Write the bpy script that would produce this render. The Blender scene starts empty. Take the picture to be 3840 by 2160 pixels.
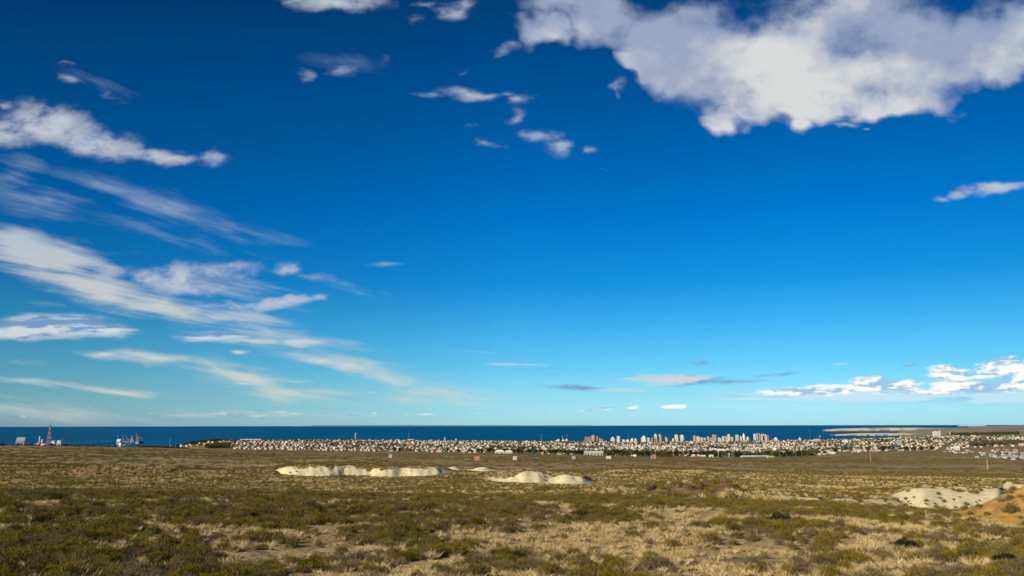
import bpy, math, random
import numpy as np
rnd = random.Random(7); R = np.random.default_rng(11)
S = bpy.context.scene
COL = S.collection
F = 2987.0; TH = math.radians(9.80); ROLL = 0.0016; CZ = 110.0
# ------------------------------------------------------------------ camera
ri = np.array([1., 0, 0]); fw = np.array([0, math.cos(TH), math.sin(TH)]); up = np.array([0, -math.sin(TH), math.cos(TH)])
RI = ri*math.cos(ROLL) - up*math.sin(ROLL); UP = up*math.cos(ROLL) + ri*math.sin(ROLL)
def pdir(px, py):                      # photo pixel -> world direction
    px = np.asarray(px, float); py = np.asarray(py, float)
    a = (px-1920)/F; b = -(py-1080)/F
    return a[..., None]*RI + b[..., None]*UP + fw
def pt(px, py, r):                     # world point at horizontal distance r
    d = pdir(px, py); k = r/math.hypot(d[0], d[1])
    return np.array([d[0]*k, d[1]*k, CZ + d[2]*k])
def azpx(px, py=1700):
    d = pdir(px, py); return math.atan2(d[0], d[1])
def zat(px, py, r): return pt(px, py, r)[2]
from mathutils import Matrix, Vector
cd = bpy.data.cameras.new('camera'); cam = bpy.data.objects.new('camera', cd); COL.objects.link(cam)
cd.sensor_width = 36; cd.lens = F/3840*36; cd.clip_start = 0.2; cd.clip_end = 900000
M = Matrix(((RI[0], UP[0], -fw[0], 0), (RI[1], UP[1], -fw[1], 0), (RI[2], UP[2], -fw[2], CZ), (0, 0, 0, 1)))
cam.matrix_world = M; S.camera = cam
S.view_settings.view_transform = 'Standard'; S.view_settings.look = 'None'
S.view_settings.exposure = 0; S.view_settings.gamma = 1
try: S.cycles.max_bounces = 4; S.cycles.diffuse_bounces = 2; S.cycles.glossy_bounces = 2; S.cycles.use_adaptive_sampling = True
except Exception: pass
# ------------------------------------------------------------------ helpers
def lin(c):
    return [((v/255)/12.92 if v/255 <= .04045 else ((v/255+.055)/1.055)**2.4) for v in c]
def tag(o, label=None, cat=None, group=None, kind=None):
    if label: o['label'] = label
    if cat: o['category'] = cat
    if group: o['group'] = group
    if kind: o['kind'] = kind
    return o
def link(name, me, parent=None, loc=None, rz=0):
    o = bpy.data.objects.new(name, me); COL.objects.link(o)
    if parent is not None: o.parent = parent
    if loc is not None: o.location = loc
    if rz: o.rotation_euler = (0, 0, rz)
    return o
def npmesh(name, V, FC, mats, mi=None, smooth=False):     # V (n,3), FC (m,k) k=3/4
    me = bpy.data.meshes.new(name); V = np.asarray(V, np.float32); FC = np.asarray(FC, np.int32)
    m, k = FC.shape
    me.vertices.add(len(V)); me.vertices.foreach_set('co', V.ravel())
    me.loops.add(m*k); me.loops.foreach_set('vertex_index', FC.ravel())
    me.polygons.add(m); me.polygons.foreach_set('loop_start', np.arange(0, m*k, k, dtype=np.int32))
    for x in mats: me.materials.append(x)
    if mi is not None: me.polygons.foreach_set('material_index', np.asarray(mi, np.int32))
    me.polygons.foreach_set('use_smooth', np.full(m, smooth, bool))
    me.update(calc_edges=True); me.validate(); return me
class MB:
    def __init__(s): s.v = []; s.f = []; s.m = []
    def add(s, vs, fs, m=0):
        n = len(s.v); s.v += [tuple(v) for v in vs]; s.f += [tuple(i+n for i in f) for f in fs]; s.m += [m]*len(fs); return s
    def box(s, x0, x1, y0, y1, z0, z1, m=0):
        return s.add([(x0,y0,z0),(x1,y0,z0),(x1,y1,z0),(x0,y1,z0),(x0,y0,z1),(x1,y0,z1),(x1,y1,z1),(x0,y1,z1)],
            [(0,3,2,1),(4,5,6,7),(0,1,5,4),(1,2,6,5),(2,3,7,6),(3,0,4,7)], m)
    def gable(s, x0, x1, y0, y1, z0, h, m=0, o=0.3):
        x0-=o; x1+=o; y0-=o; y1+=o; ym=(y0+y1)/2
        return s.add([(x0,y0,z0),(x1,y0,z0),(x1,y1,z0),(x0,y1,z0),(x0,ym,z0+h),(x1,ym,z0+h)],
            [(0,3,2,1),(0,1,5,4),(2,3,4,5),(0,4,3),(1,2,5)], m)
    def cyl(s, c, r0, r1, z0, z1, n=12, m=0):
        vs = []
        for z, r in ((z0, r0), (z1, r1)):
            vs += [(c[0]+r*math.cos(2*math.pi*i/n), c[1]+r*math.sin(2*math.pi*i/n), z) for i in range(n)]
        fs = [(i, (i+1)%n, n+(i+1)%n, n+i) for i in range(n)] + [tuple(range(n-1,-1,-1)), tuple(range(n, 2*n))]
        return s.add(vs, fs, m)
    def bar(s, a, b, w, m=0, w2=None):
        a = Vector(a); b = Vector(b); d = (b-a).normalized(); w2 = w if w2 is None else w2
        u = d.cross(Vector((0,0,1)));  u = Vector((1,0,0)) if u.length < .01 else u.normalized()
        v = d.cross(u)
        q = [(-1,-1),(1,-1),(1,1),(-1,1)]
        vs = [a+(u*i+v*j)*w/2 for i,j in q] + [b+(u*i+v*j)*w2/2 for i,j in q]
        return s.add(vs, [(3,2,1,0),(4,5,6,7),(0,1,5,4),(1,2,6,5),(2,3,7,6),(3,0,4,7)], m)
    def dome(s, c, r, h, n=12, k=4, m=0):
        vs = []; fs = []
        for j in range(k):
            a = j/k*math.pi/2
            vs += [(c[0]+r*math.cos(a)*math.cos(2*math.pi*i/n), c[1]+r*math.cos(a)*math.sin(2*math.pi*i/n), c[2]+h*math.sin(a)) for i in range(n)]
        vs.append((c[0], c[1], c[2]+h))
        for j in range(k-1): fs += [(j*n+i, j*n+(i+1)%n, (j+1)*n+(i+1)%n, (j+1)*n+i) for i in range(n)]
        fs += [((k-1)*n+i, (k-1)*n+(i+1)%n, k*n) for i in range(n)]
        return s.add(vs, fs, m)
    def build(s, name, mats, parent=None, loc=None, rz=0):
        me = bpy.data.meshes.new(name); me.from_pydata(s.v, [], s.f)
        mats = mats if isinstance(mats, (list, tuple)) else [mats]
        for x in mats: me.materials.append(x)
        me.polygons.foreach_set('material_index', s.m); me.update()
        return link(name, me, parent, loc, rz)
def empty(name, loc, rz=0):
    o = link(name, None, None, loc, rz); o.empty_display_size = 0.5; return o
# ------------------------------------------------------------------ noise
def _h(i, j, s):
    n = (i*374761393 + j*668265263 + s*1442695041) & 0xFFFFFFFF
    n = ((n ^ (n >> 13))*1274126177) & 0xFFFFFFFF
    return ((n ^ (n >> 16)) & 0xFFFFFF)/float(0xFFFFFF)
def vn(x, y, s=0):
    xi = np.floor(x).astype(np.int64); yi = np.floor(y).astype(np.int64); fx = x-xi; fy = y-yi
    fx = fx*fx*(3-2*fx); fy = fy*fy*(3-2*fy)
    return (_h(xi,yi,s)*(1-fx)+_h(xi+1,yi,s)*fx)*(1-fy) + (_h(xi,yi+1,s)*(1-fx)+_h(xi+1,yi+1,s)*fx)*fy
def fbm(x, y, s=0, o=4):
    t = 0; a = 1; n = 0
    for k in range(o):
        t = t + a*(vn(x*2**k+17.3*k, y*2**k-9.1*k, s+k)-.5); n += a; a *= .5
    return t/n*2
def ss(a, b, x):
    t = np.clip((x-a)/(b-a), 0, 1); return t*t*(3-2*t)
# ------------------------------------------------------------------ terrain heights
PX = [-500, 0, 600, 800, 1200, 1920, 2400, 3000, 3300, 3600, 3840, 4400]
AZ = np.array([azpx(p) for p in PX])
T = [  # r, then per column: image line of the ground at that distance, or ('z', height)
 (40,  [2160]*12),
 (56,  [2000]*7+[2008,2018,2030,2040,2048]),
 (78,  [1900,1900,1900,1900,1902,1906,1909,1929,1946,1968,1985,1998]),
 (95,  [1868,1868,1874,1876,1880,1886,1890,1912,1928,1951,1969,1982]),
 (110, [1850,1850,1856,1858,1862,1870,1874,1898,1914,1938,1955,1970]),
 (150, [1856,1856,1860,1862,1868,1878,1882,1906,1922,1946,1963,1978]),
 (230, [1838,1838,1838,1840,1842,1845,1850,1880,1890,1905,1925,1935]),
 (300, [1808,1810,1812,1814,1818,1824,1830,1855,1865,1880,1890,1895]),
 (400, [1778,1780,1785,1788,1795,1800,1802,1816,1826,1838,1845,1848]),
 (600, [1743,1745,1750,1753,1760,1764,1767,1776,1781,1786,1790,1790]),
 (1000,[1708,1710,1715,1718,1722,1726,1730,1738,1742,1745,1745,1745]),
 (1500,[1686,1688,1695,1699,1705,1711,1718,1725,1728,1728,1727,1727]),
 (1900,[1671,1673,1680,1685,1692,1702,1712,1718,1715,1710,1710,1710]),
 (2300,[1669,1670,1678,('z',38),('z',33),('z',26),('z',22),('z',22),('z',36),('z',42),('z',45),('z',50)]),
 (2700,[1669,1671,1680,('z',32),('z',26),('z',22),('z',20),('z',22),('z',31),('z',36),('z',46),('z',52)]),
 (3300,[('z',-8),('z',-8),('z',20),('z',30),('z',28),('z',20),('z',16),('z',22),('z',29),('z',36),('z',46),('z',52)]),
 (4000,[('z',-14),('z',-14),('z',10),('z',40),('z',31),('z',18),('z',13),('z',20),('z',28),('z',36),('z',44),('z',50)]),
 (4600,[('z',-14),('z',-14),('z',-12),('z',20),('z',32),('z',16),('z',10),('z',18),('z',26),('z',35),('z',42),('z',48)]),
 (4950,[('z',-14),('z',-14),('z',-14),('z',-10),('z',14),('z',13),('z',8),('z',16),('z',24),('z',34),('z',42),('z',48)]),
 (5400,[('z',-14),('z',-14),('z',-14),('z',-14),('z',-14),('z',-12),('z',-12),('z',10),('z',20),('z',33),('z',42),('z',48)]),
 (6200,[('z',-14),('z',-14),('z',-14),('z',-14),('z',-14),('z',-14),('z',-14),('z',-12),('z',12),('z',32),('z',42),('z',50)]),
 (7000,[('z',-14),('z',-14),('z',-14),('z',-14),('z',-14),('z',-14),('z',-14),('z',-14),('z',-8),('z',33),('z',44),('z',51)]),
 (9300,[('z',-14)]*9+[('z',44),('z',54),('z',60)]),
 (15000,[('z',-14)]*9+[('z',54),('z',74),('z',80)]),
 (19000,[('z',-14)]*9+[('z',-14),('z',84),('z',88)]),
 (60000,[('z',-14)]*9+[('z',-14),('z',96),('z',98)]),
 (130000,[('z',-14)]*12)]
LR = np.log(np.array([t[0] for t in T], float))
ZT = np.zeros((len(T), len(PX)))
for i, (r, row) in enumerate(T):
    for j, v in enumerate(row):
        ZT[i, j] = v[1] if isinstance(v, tuple) else zat(PX[j], v, r)
LR = np.concatenate([np.log([1.0, 6, 10, 20, 30]), LR])
ZT = np.concatenate([np.array([[108.4]*12, [108.0]*12, [107.3]*12, [105.6]*12, [104.0]*12]), ZT])
GA = np.radians(np.arange(-45, 45.01, .2)); GL = np.linspace(0, math.log(130000), 900)
tmp = np.stack([np.interp(GL, LR, ZT[:, j]) for j in range(len(PX))], 1)
def sm(row):
    i = np.clip(np.searchsorted(AZ, GA)-1, 0, len(AZ)-2); t = np.clip((GA-AZ[i])/(AZ[i+1]-AZ[i]), 0, 1); t = t*t*(3-2*t)*.5+t*.5
    return row[i]*(1-t)+row[i+1]*t
GZ = np.stack([sm(tmp[k]) for k in range(len(GL))], 1)
ker = np.array([1, 2, 3, 4, 3, 2, 1.]); ker /= ker.sum()
GZ = np.apply_along_axis(lambda v: np.convolve(np.pad(v, 3, 'edge'), ker, 'valid'), 1, GZ)
GZ = np.apply_along_axis(lambda v: np.convolve(np.pad(v, 3, 'edge'), ker, 'valid'), 0, GZ)
# scarps: px range, foot distance, foot drop, rise, depth of face, depth behind, scallop, colour kind
SC = [(990,1725,514,-3.4,5.0,30,110,20,'w',0), (1715,1905,585,-.8,3.2,20,60,8,'w',1), (1655,1760,600,-.5,2.6,18,40,7,'w',2),
      (1790,2240,386,-2.2,4.3,26,70,11,'w',3), (3290,3800,252,-3.4,3.3,34,60,9,'w',4), (3720,4150,300,-1.4,4.0,26,60,7,'w',5),
      (2740,3110,196,-.4,1.7,12,30,5,'w',6), (3080,3420,226,-.3,1.3,14,26,6,'w',7), (600,760,640,-.5,2.6,14,60,5,'b',8),
      (2215,2700,500,-.6,2.4,40,90,14,'b',9), (250,700,420,-.6,3.2,26,80,12,'b',10), (820,1080,470,-.6,3.0,26,60,10,'b',11)]
GM = [(2600,172,22,14,3.4,'r'), (2690,176,8,8,1.4,'r'), (3950,86,7.6,8.5,4.3,'o')]  # gaussian mounds: px, r, half width, half depth, height, kind
def terrain(x, y, attrs=False):
    r = np.maximum(np.hypot(x, y), 1.0); az = np.arctan2(x, y)
    a = np.clip((az-GA[0])/(GA[1]-GA[0]), 0, len(GA)-1.001); l = np.clip(np.log(r)/(GL[1]-GL[0]), 0, len(GL)-1.001)
    i = a.astype(int); j = l.astype(int); fa = a-i; fl = l-j
    z = (GZ[i,j]*(1-fa)+GZ[i+1,j]*fa)*(1-fl)+(GZ[i,j+1]*(1-fa)+GZ[i+1,j+1]*fa)*fl
    bk = ss(1.4, 2.1, np.abs(az))*ss(20, 400, r); z = z*(1-bk)+100*bk
    land = ss(-6, 3, z)
    nz = fbm(x/55, y/55, 3, 4)*1.1*ss(90, 400, r) + fbm(x/11, y/11, 9, 4)*.42*ss(15, 60, r)*(1-.4*ss(150, 400, r)) + fbm(x/2.4, y/2.4, 19, 3)*.12
    nz = nz*(1-.55*ss(1700, 2600, r)) + fbm(x/500, y/500, 5, 4)*3*ss(2500, 4500, r)
    z = z + nz*land + fbm(x/130+3, y/130, 13, 3)*3.8*ss(170, 330, r)*(1-ss(900, 1500, r))
    w = np.zeros_like(r); sand = np.zeros_like(r); och = np.zeros_like(r); red = np.zeros_like(r)
    for (p0, p1, r0, drop, h, fd, bd, sc, kind, sd) in SC:
        a0, a1 = azpx(p0), azpx(p1); u = (az-a0)/(a1-a0); L = (az-a0)*r0
        env = ss(0, .16, u)*(1-ss(.84, 1, u))
        if sd == 3: env = ss(0, .42, u)*(1-.35*ss(.5,.62,u)+.25*ss(.62,.75,u))*(1-ss(.85, 1, u))
        env = env*(1+.30*fbm(L/26+3*sd, L*0+.5, 71+sd, 3))
        if sd == 0: env = env*(1-.12*np.exp(-((u-.335)/.018)**2)-.10*np.exp(-((u-.155)/.016)**2)-.10*np.exp(-((u-.53)/.012)**2)-.08*np.exp(-((u-.69)/.02)**2))
        if sd in (1, 2): env = np.exp(-((u-.5)/.26)**2)*(u > 0)*(u < 1)
        if sd == 4: env = ss(0, .35, u)*(1-ss(.86, 1, u))
        e = r0 + sc*(fbm(L/30+sd*7, L*0, 31+sd, 3)*1.6) + 4.5*np.abs(fbm(L/9+.25*(r-r0)/fd, r/60, 41+sd, 3)) + (1-np.minimum(env,1))*fd*.9
        if sd == 3: e = e + 14*(1-ss(0, .3, u))
        v = (r-e)/fd
        gul = 1-(.3 if sd == 4 else .62)*np.abs(fbm(L/5.5+.5*v, v*1.2+sd, 51+sd, 4))*np.clip(4*v*(1-v), 0, 1)
        rise = ss(-.05, 1.05, v)*gul
        back = 1-ss(fd*1.2, fd+bd, r-e)
        front = np.exp(-np.clip((e-r)/45, 0, 9)**2)
        on = (env > 0)
        z = z + on*env*(np.where(r < e, front, 1-ss(0, 1, v))*drop + (h+0*drop)*rise*back)
        face = np.clip(env, 0, 1)**.35*ss(-.12, .16, v+.30*fbm(L/6, r/8, 64+sd, 3))*(1-ss(.80, 1.10, v+.5*fbm(L/8, r/9, 61+sd, 3)))
        if kind == 'w': w = np.maximum(w, on*face*(.55 if sd == 7 else 1))
        else: red = np.maximum(red, on*face*.8)
    for (p, r0, hw, hd, h, kind) in GM:
        c = azpx(p); q = np.sqrt((((az-c)*r0)/hw)**2 + ((r-r0)/hd)**2); q = q*(1+.25*fbm(x/9, y/9, 77, 3))
        g = np.exp(-(q**2)*1.2)*(1-.18*np.abs(fbm(az*r0/3, r/9, 78, 3)))
        z = z + h*g
        if kind == 'o': och = np.maximum(och, ss(.14, .32, g+.25*np.exp(-(((az-c)*r0/hw*1.1)**2)-((r-r0+8)/9)**2)))
        else: red = np.maximum(red, ss(.15, .5, g)); och = np.maximum(och, .35*ss(.5, .8, g))
    # headlands across the bay
    for (p0, ra, rb, h, cl) in ((3088, 16000, 21500, 47, 30), (3112, 9250, 10600, 27, 16)):
        a0 = azpx(p0); L = (az-a0)*ra
        env = ss(0, 1, L/(.22*ra*.06))*(1-ss(.78, .86, az))
        q = np.minimum(L/3, r-ra-fbm(az*60, az*0, 4, 3)*150)
        hh = np.where(q > 0, cl*ss(0, 130, q) + (h-cl)*ss(100, 2500, q+0*L) + fbm(x/500, y/500, 88, 4)*7*ss(100,900,q), -14)
        if ra > 12000: hh = hh + (q > 0)*24*ss(azpx(3150), azpx(3380), az)*(1-.7*ss(azpx(3420), azpx(3560), az))
        hh = np.where((r < rb) & (az < .9), hh, -14)
        zz = np.maximum(z, hh); up_ = (zz > z+.5) & (zz > 1); w = np.where(up_ & (q < 260) & (q > 0), .62, w); sand = np.where(up_, 1.0, sand); z = zz
    # white bluff on the far plain
    c = azpx(3615); g = np.exp(-(((az-c)/.0085)**4))*np.exp(-(((r-14200)/900)**2)); z = z+16*g*(1+.5*fbm(az*300, r/300, 5, 2)); w = np.maximum(w, ss(.25,.6,g))
    return (z, w, och, red, r, az) if attrs is True else (z, w, och, red, r, az, sand) if attrs else z
def gz(x, y): return float(terrain(np.array([float(x)]), np.array([float(y)]))[0])
def spot(px, py_hint, r):
    d = pdir(px, py_hint); k = r/math.hypot(d[0], d[1]); return d[0]*k, d[1]*k
def ground_hit(px, py, r0=38, r1=3000):         # first point of the ground along a photo ray
    d = pdir(px, py); k = 1/math.hypot(d[0], d[1]); rs = np.exp(np.linspace(math.log(r0), math.log(r1), 3000))
    X = d[0]*k*rs; Y = d[1]*k*rs; Zr = CZ+d[2]*k*rs; Zt = terrain(X, Y); h = np.nonzero(Zt > Zr)[0]
    i = h[0] if len(h) else len(rs)-1
    return X[i], Y[i], Zt[i], rs[i]
# ------------------------------------------------------------------ materials
def mat(name, base, rough=.9, spec=.2, noise=0, nscale=1, c2=None, metal=0):
    m = bpy.data.materials.new(name); m.use_nodes = True; nt = m.node_tree; b = nt.nodes['Principled BSDF']
    b.inputs['Roughness'].default_value = rough; b.inputs['Specular IOR Level'].default_value = spec; b.inputs['Metallic'].default_value = metal
    b.inputs['Base Color'].default_value = (*base, 1)
    tc = nt.nodes.new('ShaderNodeTexCoord'); n = nt.nodes.new('ShaderNodeTexNoise'); n.inputs['Scale'].default_value = nscale; n.inputs['Detail'].default_value = 4
    nt.links.new(tc.outputs['Object'], n.inputs['Vector'])
    mx = nt.nodes.new('ShaderNodeMix'); mx.data_type = 'RGBA'
    c2 = c2 or tuple(v*(1-max(noise, .12)) for v in base)
    mx.inputs[6].default_value = (*base, 1); mx.inputs[7].default_value = (*c2, 1)
    nt.links.new(n.outputs['Fac'], mx.inputs[0]); nt.links.new(mx.outputs[2], b.inputs['Base Color'])
    return m
class NT:
    def __init__(s, nt): s.nt = nt; s.n = nt.nodes; s.l = nt.links
    def put(s, sock, v):
        if v is None: return
        if hasattr(v, 'is_linked') or isinstance(v, bpy.types.NodeSocket): s.l.new(v, sock)
        else: sock.default_value = v
    def math(s, op, a, b=None, c=None, clamp=False):
        n = s.n.new('ShaderNodeMath'); n.operation = op; n.use_clamp = clamp
        s.put(n.inputs[0], a); s.put(n.inputs[1], b); s.put(n.inputs[2], c); return n.outputs[0]
    def vm(s, op, a, b=None, out=0):
        n = s.n.new('ShaderNodeVectorMath'); n.operation = op; s.put(n.inputs[0], a)
        if op == 'SCALE': s.put(n.inputs[3], b)
        else: s.put(n.inputs[1], b)
        return n.outputs[1] if op in ('LENGTH', 'DOT_PRODUCT', 'DISTANCE') else n.outputs[0]
    def noise(s, v, sc, det=4, ro=.5, dist=0, col=False):
        n = s.n.new('ShaderNodeTexNoise'); s.put(n.inputs['Vector'], v); n.inputs['Scale'].default_value = sc
        n.inputs['Detail'].default_value = det; n.inputs['Roughness'].default_value = ro; n.inputs['Distortion'].default_value = dist
        return n.outputs['Color'] if col else n.outputs['Fac']
    def ramp(s, f, els, interp='LINEAR'):
        n = s.n.new('ShaderNodeValToRGB'); n.color_ramp.interpolation = interp; e = n.color_ramp.elements
        while len(e) < len(els): e.new(.5)
        for k, (p, c) in enumerate(els):
            e[k].position = p; e[k].color = (*c, 1) if hasattr(c, '__len__') else (c, c, c, 1)
        s.put(n.inputs[0], f); return n.outputs[0]
    def mix(s, f, a, b, op='MIX'):
        n = s.n.new('ShaderNodeMix'); n.data_type = 'RGBA'; n.blend_type = op; n.clamp_factor = True
        s.put(n.inputs[0], f); 
        for k, v in ((6, a), (7, b)):
            if isinstance(v, (tuple, list)): n.inputs[k].default_value = (*v[:3], 1)
            else: s.put(n.inputs[k], v)
        return n.outputs[2]
    def sstep(s, v, a, b):
        n = s.n.new('ShaderNodeMapRange'); n.interpolation_type = 'SMOOTHSTEP'; s.put(n.inputs[0], v); n.inputs[1].default_value = a; n.inputs[2].default_value = b
        return n.outputs[0]
# ------------------------------------------------------------------ sky: Nishita, its deep polarised blue, a painted side vignette, and the cloud layers, all by world direction
SUN_EL, SUN_AZ = math.radians(28), math.radians(-125)      # azimuth from +Y towards +X
W = bpy.data.worlds.new('World'); S.world = W; W.use_nodes = True; nw = NT(W.node_tree); bg = W.node_tree.nodes['Background']
sk = nw.n.new('ShaderNodeTexSky'); sk.sky_type = 'NISHITA'; sk.sun_disc = False; sk.sun_elevation = SUN_EL; sk.sun_rotation = SUN_AZ % (2*math.pi)
sk.altitude = 110; sk.dust_density = .6; sk.ozone_density = 2.0
tc = nw.n.new('ShaderNodeTexCoord'); D = nw.vm('NORMALIZE', tc.outputs['Generated'])
sp = nw.n.new('ShaderNodeSeparateXYZ'); nw.put(sp.inputs[0], D); dx, dy, dz = sp.outputs
nish = [(0.2,(.5173,.5022,.3675)),(2,(.5425,.6087,.501)),(4,(.4526,.5873,.5915)),(7,(.3283,.4822,.5999)),(10,(.2579,.4005,.5562)),
        (15,(.1814,.296,.4609)),(20,(.141,.2351,.3885)),(25,(.1131,.1909,.3291)),(30,(.0957,.1626,.2876)),(38,(.077,.1319,.2397))]
goal = [(166,224,238),(146,219,239),(104,201,242),(60,171,233),(22,142,219),(0,114,197),(0,94,166),(0,77,142),(0,62,116),(0,50,98)]
els = []
for (e, n_), g in zip(nish, goal):
    g = lin(g); els.append((max(0, math.sin(math.radians(e)))/.62, tuple(g[k]/n_[k]/2 for k in range(3))))
corr = nw.ramp(nw.math('DIVIDE', dz, .62, clamp=True), els)
azv = nw.math('ARCTAN2', dx, dy)
azr = nw.ramp(nw.math('ADD', nw.math('DIVIDE', azv, 1.4), .5, clamp=True), [(0, .7), (.06, .62), (.28, .84), (.5, 1.0), (.75, .93), (.94, .78), (1, .8)])  # lens vignette put into the sky colour: darker towards both sides
skc = nw.mix(1, sk.outputs[0], corr, 'MULTIPLY'); skc = nw.mix(1, skc, azr, 'MULTIPLY'); skc = nw.vm('SCALE', skc, 2.0)
ysafe = nw.math('MAXIMUM', dy, .05)
u = nw.math('DIVIDE', dx, ysafe); v = nw.math('DIVIDE', dz, ysafe)
def comb(a, b, c=0.):
    n = nw.n.new('ShaderNodeCombineXYZ'); nw.put(n.inputs[0], a); nw.put(n.inputs[1], b); nw.put(n.inputs[2], c); return n.outputs[0]
P = comb(u, v)
def warped(amount, scale, sy=1.0, det=3):
    q = comb(u, nw.math('MULTIPLY', v, sy))
    c = nw.noise(q, scale, det, .55, col=True)
    return nw.vm('ADD', P, nw.vm('MULTIPLY', nw.vm('SUBTRACT', c, (.5, .5, .5)), (amount, amount/sy, 0)))
def uv(px, py):
    d = pdir(px, py); return d[0]/d[1], d[2]/d[1]
def after(vec, x):                     # keeps the node order depth-first (Cycles has a small shader stack)
    n = nw.n.new('ShaderNodeVectorMath'); n.operation = 'MULTIPLY_ADD'; nw.put(n.inputs[0], x); n.inputs[1].default_value = (1e-9,)*3; nw.put(n.inputs[2], vec); return n.outputs[0]
def field(Pw, blobs):
    acc = None; P0 = Pw
    for kb, b in enumerate(blobs):
        if acc is not None: Pw = after(P0, acc)
        px, py, rx, ry, rot = b[:5]; wt = b[5] if len(b) > 5 else 1.0
        u0, v0 = uv(px, py); u1, v1 = uv(px+10, py); sc = math.hypot(u1-u0, v1-v0)/10
        m = nw.n.new('ShaderNodeMapping'); m.vector_type = 'TEXTURE'; nw.put(m.inputs[0], Pw)
        m.inputs[1].default_value = (u0, v0, 0); m.inputs[2].default_value = (0, 0, -math.radians(rot)); m.inputs[3].default_value = (abs(rx)*sc, ry*sc, 1)
        r = nw.vm('LENGTH', m.outputs[0]); q1 = nw.math('MAXIMUM', nw.math('SUBTRACT', 1.0, r), 0.0)
        if rx < 0: acc = nw.math('SUBTRACT', acc, nw.math('MULTIPLY', q1, wt)); continue
        k = nw.math('MULTIPLY', q1, wt)
        acc = k if acc is None else nw.math('MAXIMUM', acc, k)
    return acc
def layer(base, alpha, colr): return nw.mix(alpha, base, colr)
def C(*c, k=10): return tuple(v*k for v in lin(c))
front = nw.sstep(dy, .05, .3)
# 1 cirrus: long streaks that run towards one point of the horizon
a0 = math.radians(19); ca, sa = math.cos(a0), math.sin(a0); zc = nw.math('MAXIMUM', dz, .03)
qx = nw.math('DIVIDE', nw.math('SUBTRACT', nw.math('MULTIPLY', dx, ca), nw.math('MULTIPLY', dy, sa)), zc)
qy = nw.math('DIVIDE', nw.math('ADD', nw.math('MULTIPLY', dx, sa), nw.math('MULTIPLY', dy, ca)), zc)
cw = nw.noise(comb(nw.math('MULTIPLY', qx, .8), nw.math('MULTIPLY', qy, .35)), 1.0, 3, .5)
st = nw.noise(comb(nw.math('ADD', nw.math('MULTIPLY', qx, 2.7), nw.math('MULTIPLY', cw, 2.2)), nw.math('MULTIPLY', qy, .6), 3.), 1.0, 6, .55)
sh_ = nw.noise(comb(nw.math('MULTIPLY', u, 5.), nw.math('MULTIPLY', nw.math('MULTIPLY_ADD', u, .15, v), 60.), 9.), 1.0, 7, .62, .6); km = nw.sstep(dz, .05, .13)
st = nw.math('ADD', nw.math('MULTIPLY', st, km), nw.math('MULTIPLY', sh_, nw.math('SUBTRACT', 1.0, km)))
st2 = nw.noise(comb(nw.math('ADD', nw.math('MULTIPLY', qx, 8.), nw.math('MULTIPLY', cw, 5.)), nw.math('MULTIPLY', qy, 2.4), 6.), 1.0, 5, .6)
st3 = nw.noise(comb(nw.math('MULTIPLY', u, 9.), nw.math('MULTIPLY', nw.math('MULTIPLY_ADD', u, .2, v), 30.), 4.), 1.0, 7, .6)
st = nw.math('MULTIPLY_ADD', nw.math('SUBTRACT', st3, .5), .55, st)
Pc = warped(.09, 6, 2.2, 5)
cir = [(40,650,150,80,5,1.0),(180,740,300,90,14,.62),(420,810,420,60,16,.42),(330,690,420,55,8,.40),(620,790,360,70,15,.52),(880,850,330,40,10,.44),(700,900,320,40,12,.34),
 (150,960,420,110,16,1.5),(60,900,240,80,12,1.4),(330,1060,480,85,14,1.4),(620,1140,480,80,12,1.25),(860,1190,360,62,10,1.0),(900,1270,330,60,14,.55),(800,1060,480,90,10,.5),
 (1000,1250,320,60,12,.9),(1180,1290,260,40,10,.7),(820,1235,200,26,4,.6),(950,1300,300,30,8,.5),(560,1345,290,34,9,1.05),(420,1325,140,22,6,.95),(900,1415,380,66,13,1.1),(780,1382,240,36,12,1.0),(1070,1470,300,54,6,1.05),(1200,1460,260,30,4,.9),(1130,1425,120,12,0,.7),
 (1200,1350,250,32,8,1.05),(1330,1375,260,46,14,1.1),(1480,1425,230,38,14,1.05),(1640,1480,270,58,3,.95),(1430,1462,70,10,3,.7),(1770,1330,140,10,9,.6),(1500,1400,320,34,12,.45),
 (430,1448,290,24,3,1.05),(150,1432,300,28,3,.9),(120,1350,200,18,-3,.4),(60,1345,80,10,0,.5),(250,1550,760,60,2,.62),(700,1556,1000,16,0,.6),(50,1520,260,22,3,.35),(1390,1500,120,26,5,.35),
 (1450,985,120,10,-6,.3),(1350,1075,180,26,12,.4),(130,1140,120,14,0,.35),(330,300,200,30,22,.32),(1300,240,200,40,10,.25),(1380,865,60,8,4,.25),(3350,430,300,36,6,.28),
 (2900,1520,700,26,0,.5),(3500,1530,420,24,0,.6),(3200,1480,620,44,0,.75),(2500,1560,700,14,0,.25)]
fc = field(Pc, cir)
al = nw.math('MULTIPLY', nw.sstep(nw.math('ADD', fc, nw.math('MULTIPLY', nw.math('SUBTRACT', nw.math('ADD', nw.math('MULTIPLY', st, .62), nw.math('MULTIPLY', nw.math('MULTIPLY_ADD', nw.math('SUBTRACT', st2, .5), nw.sstep(dz, .08, .16), .5), .38)), .5), 3.6)), .0, 1.3), nw.math('MULTIPLY', nw.math('POWER', nw.math('MINIMUM', fc, 1.0), .45), .92))
al = nw.math('MULTIPLY', al, front)
cirC = nw.mix(nw.sstep(dz, .06, .3), C(212,214,205), C(168,188,210)); cirC = nw.mix(nw.sstep(dx, .1, .4), cirC, C(205,226,240))
out = layer(skc, al, cirC)
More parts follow.
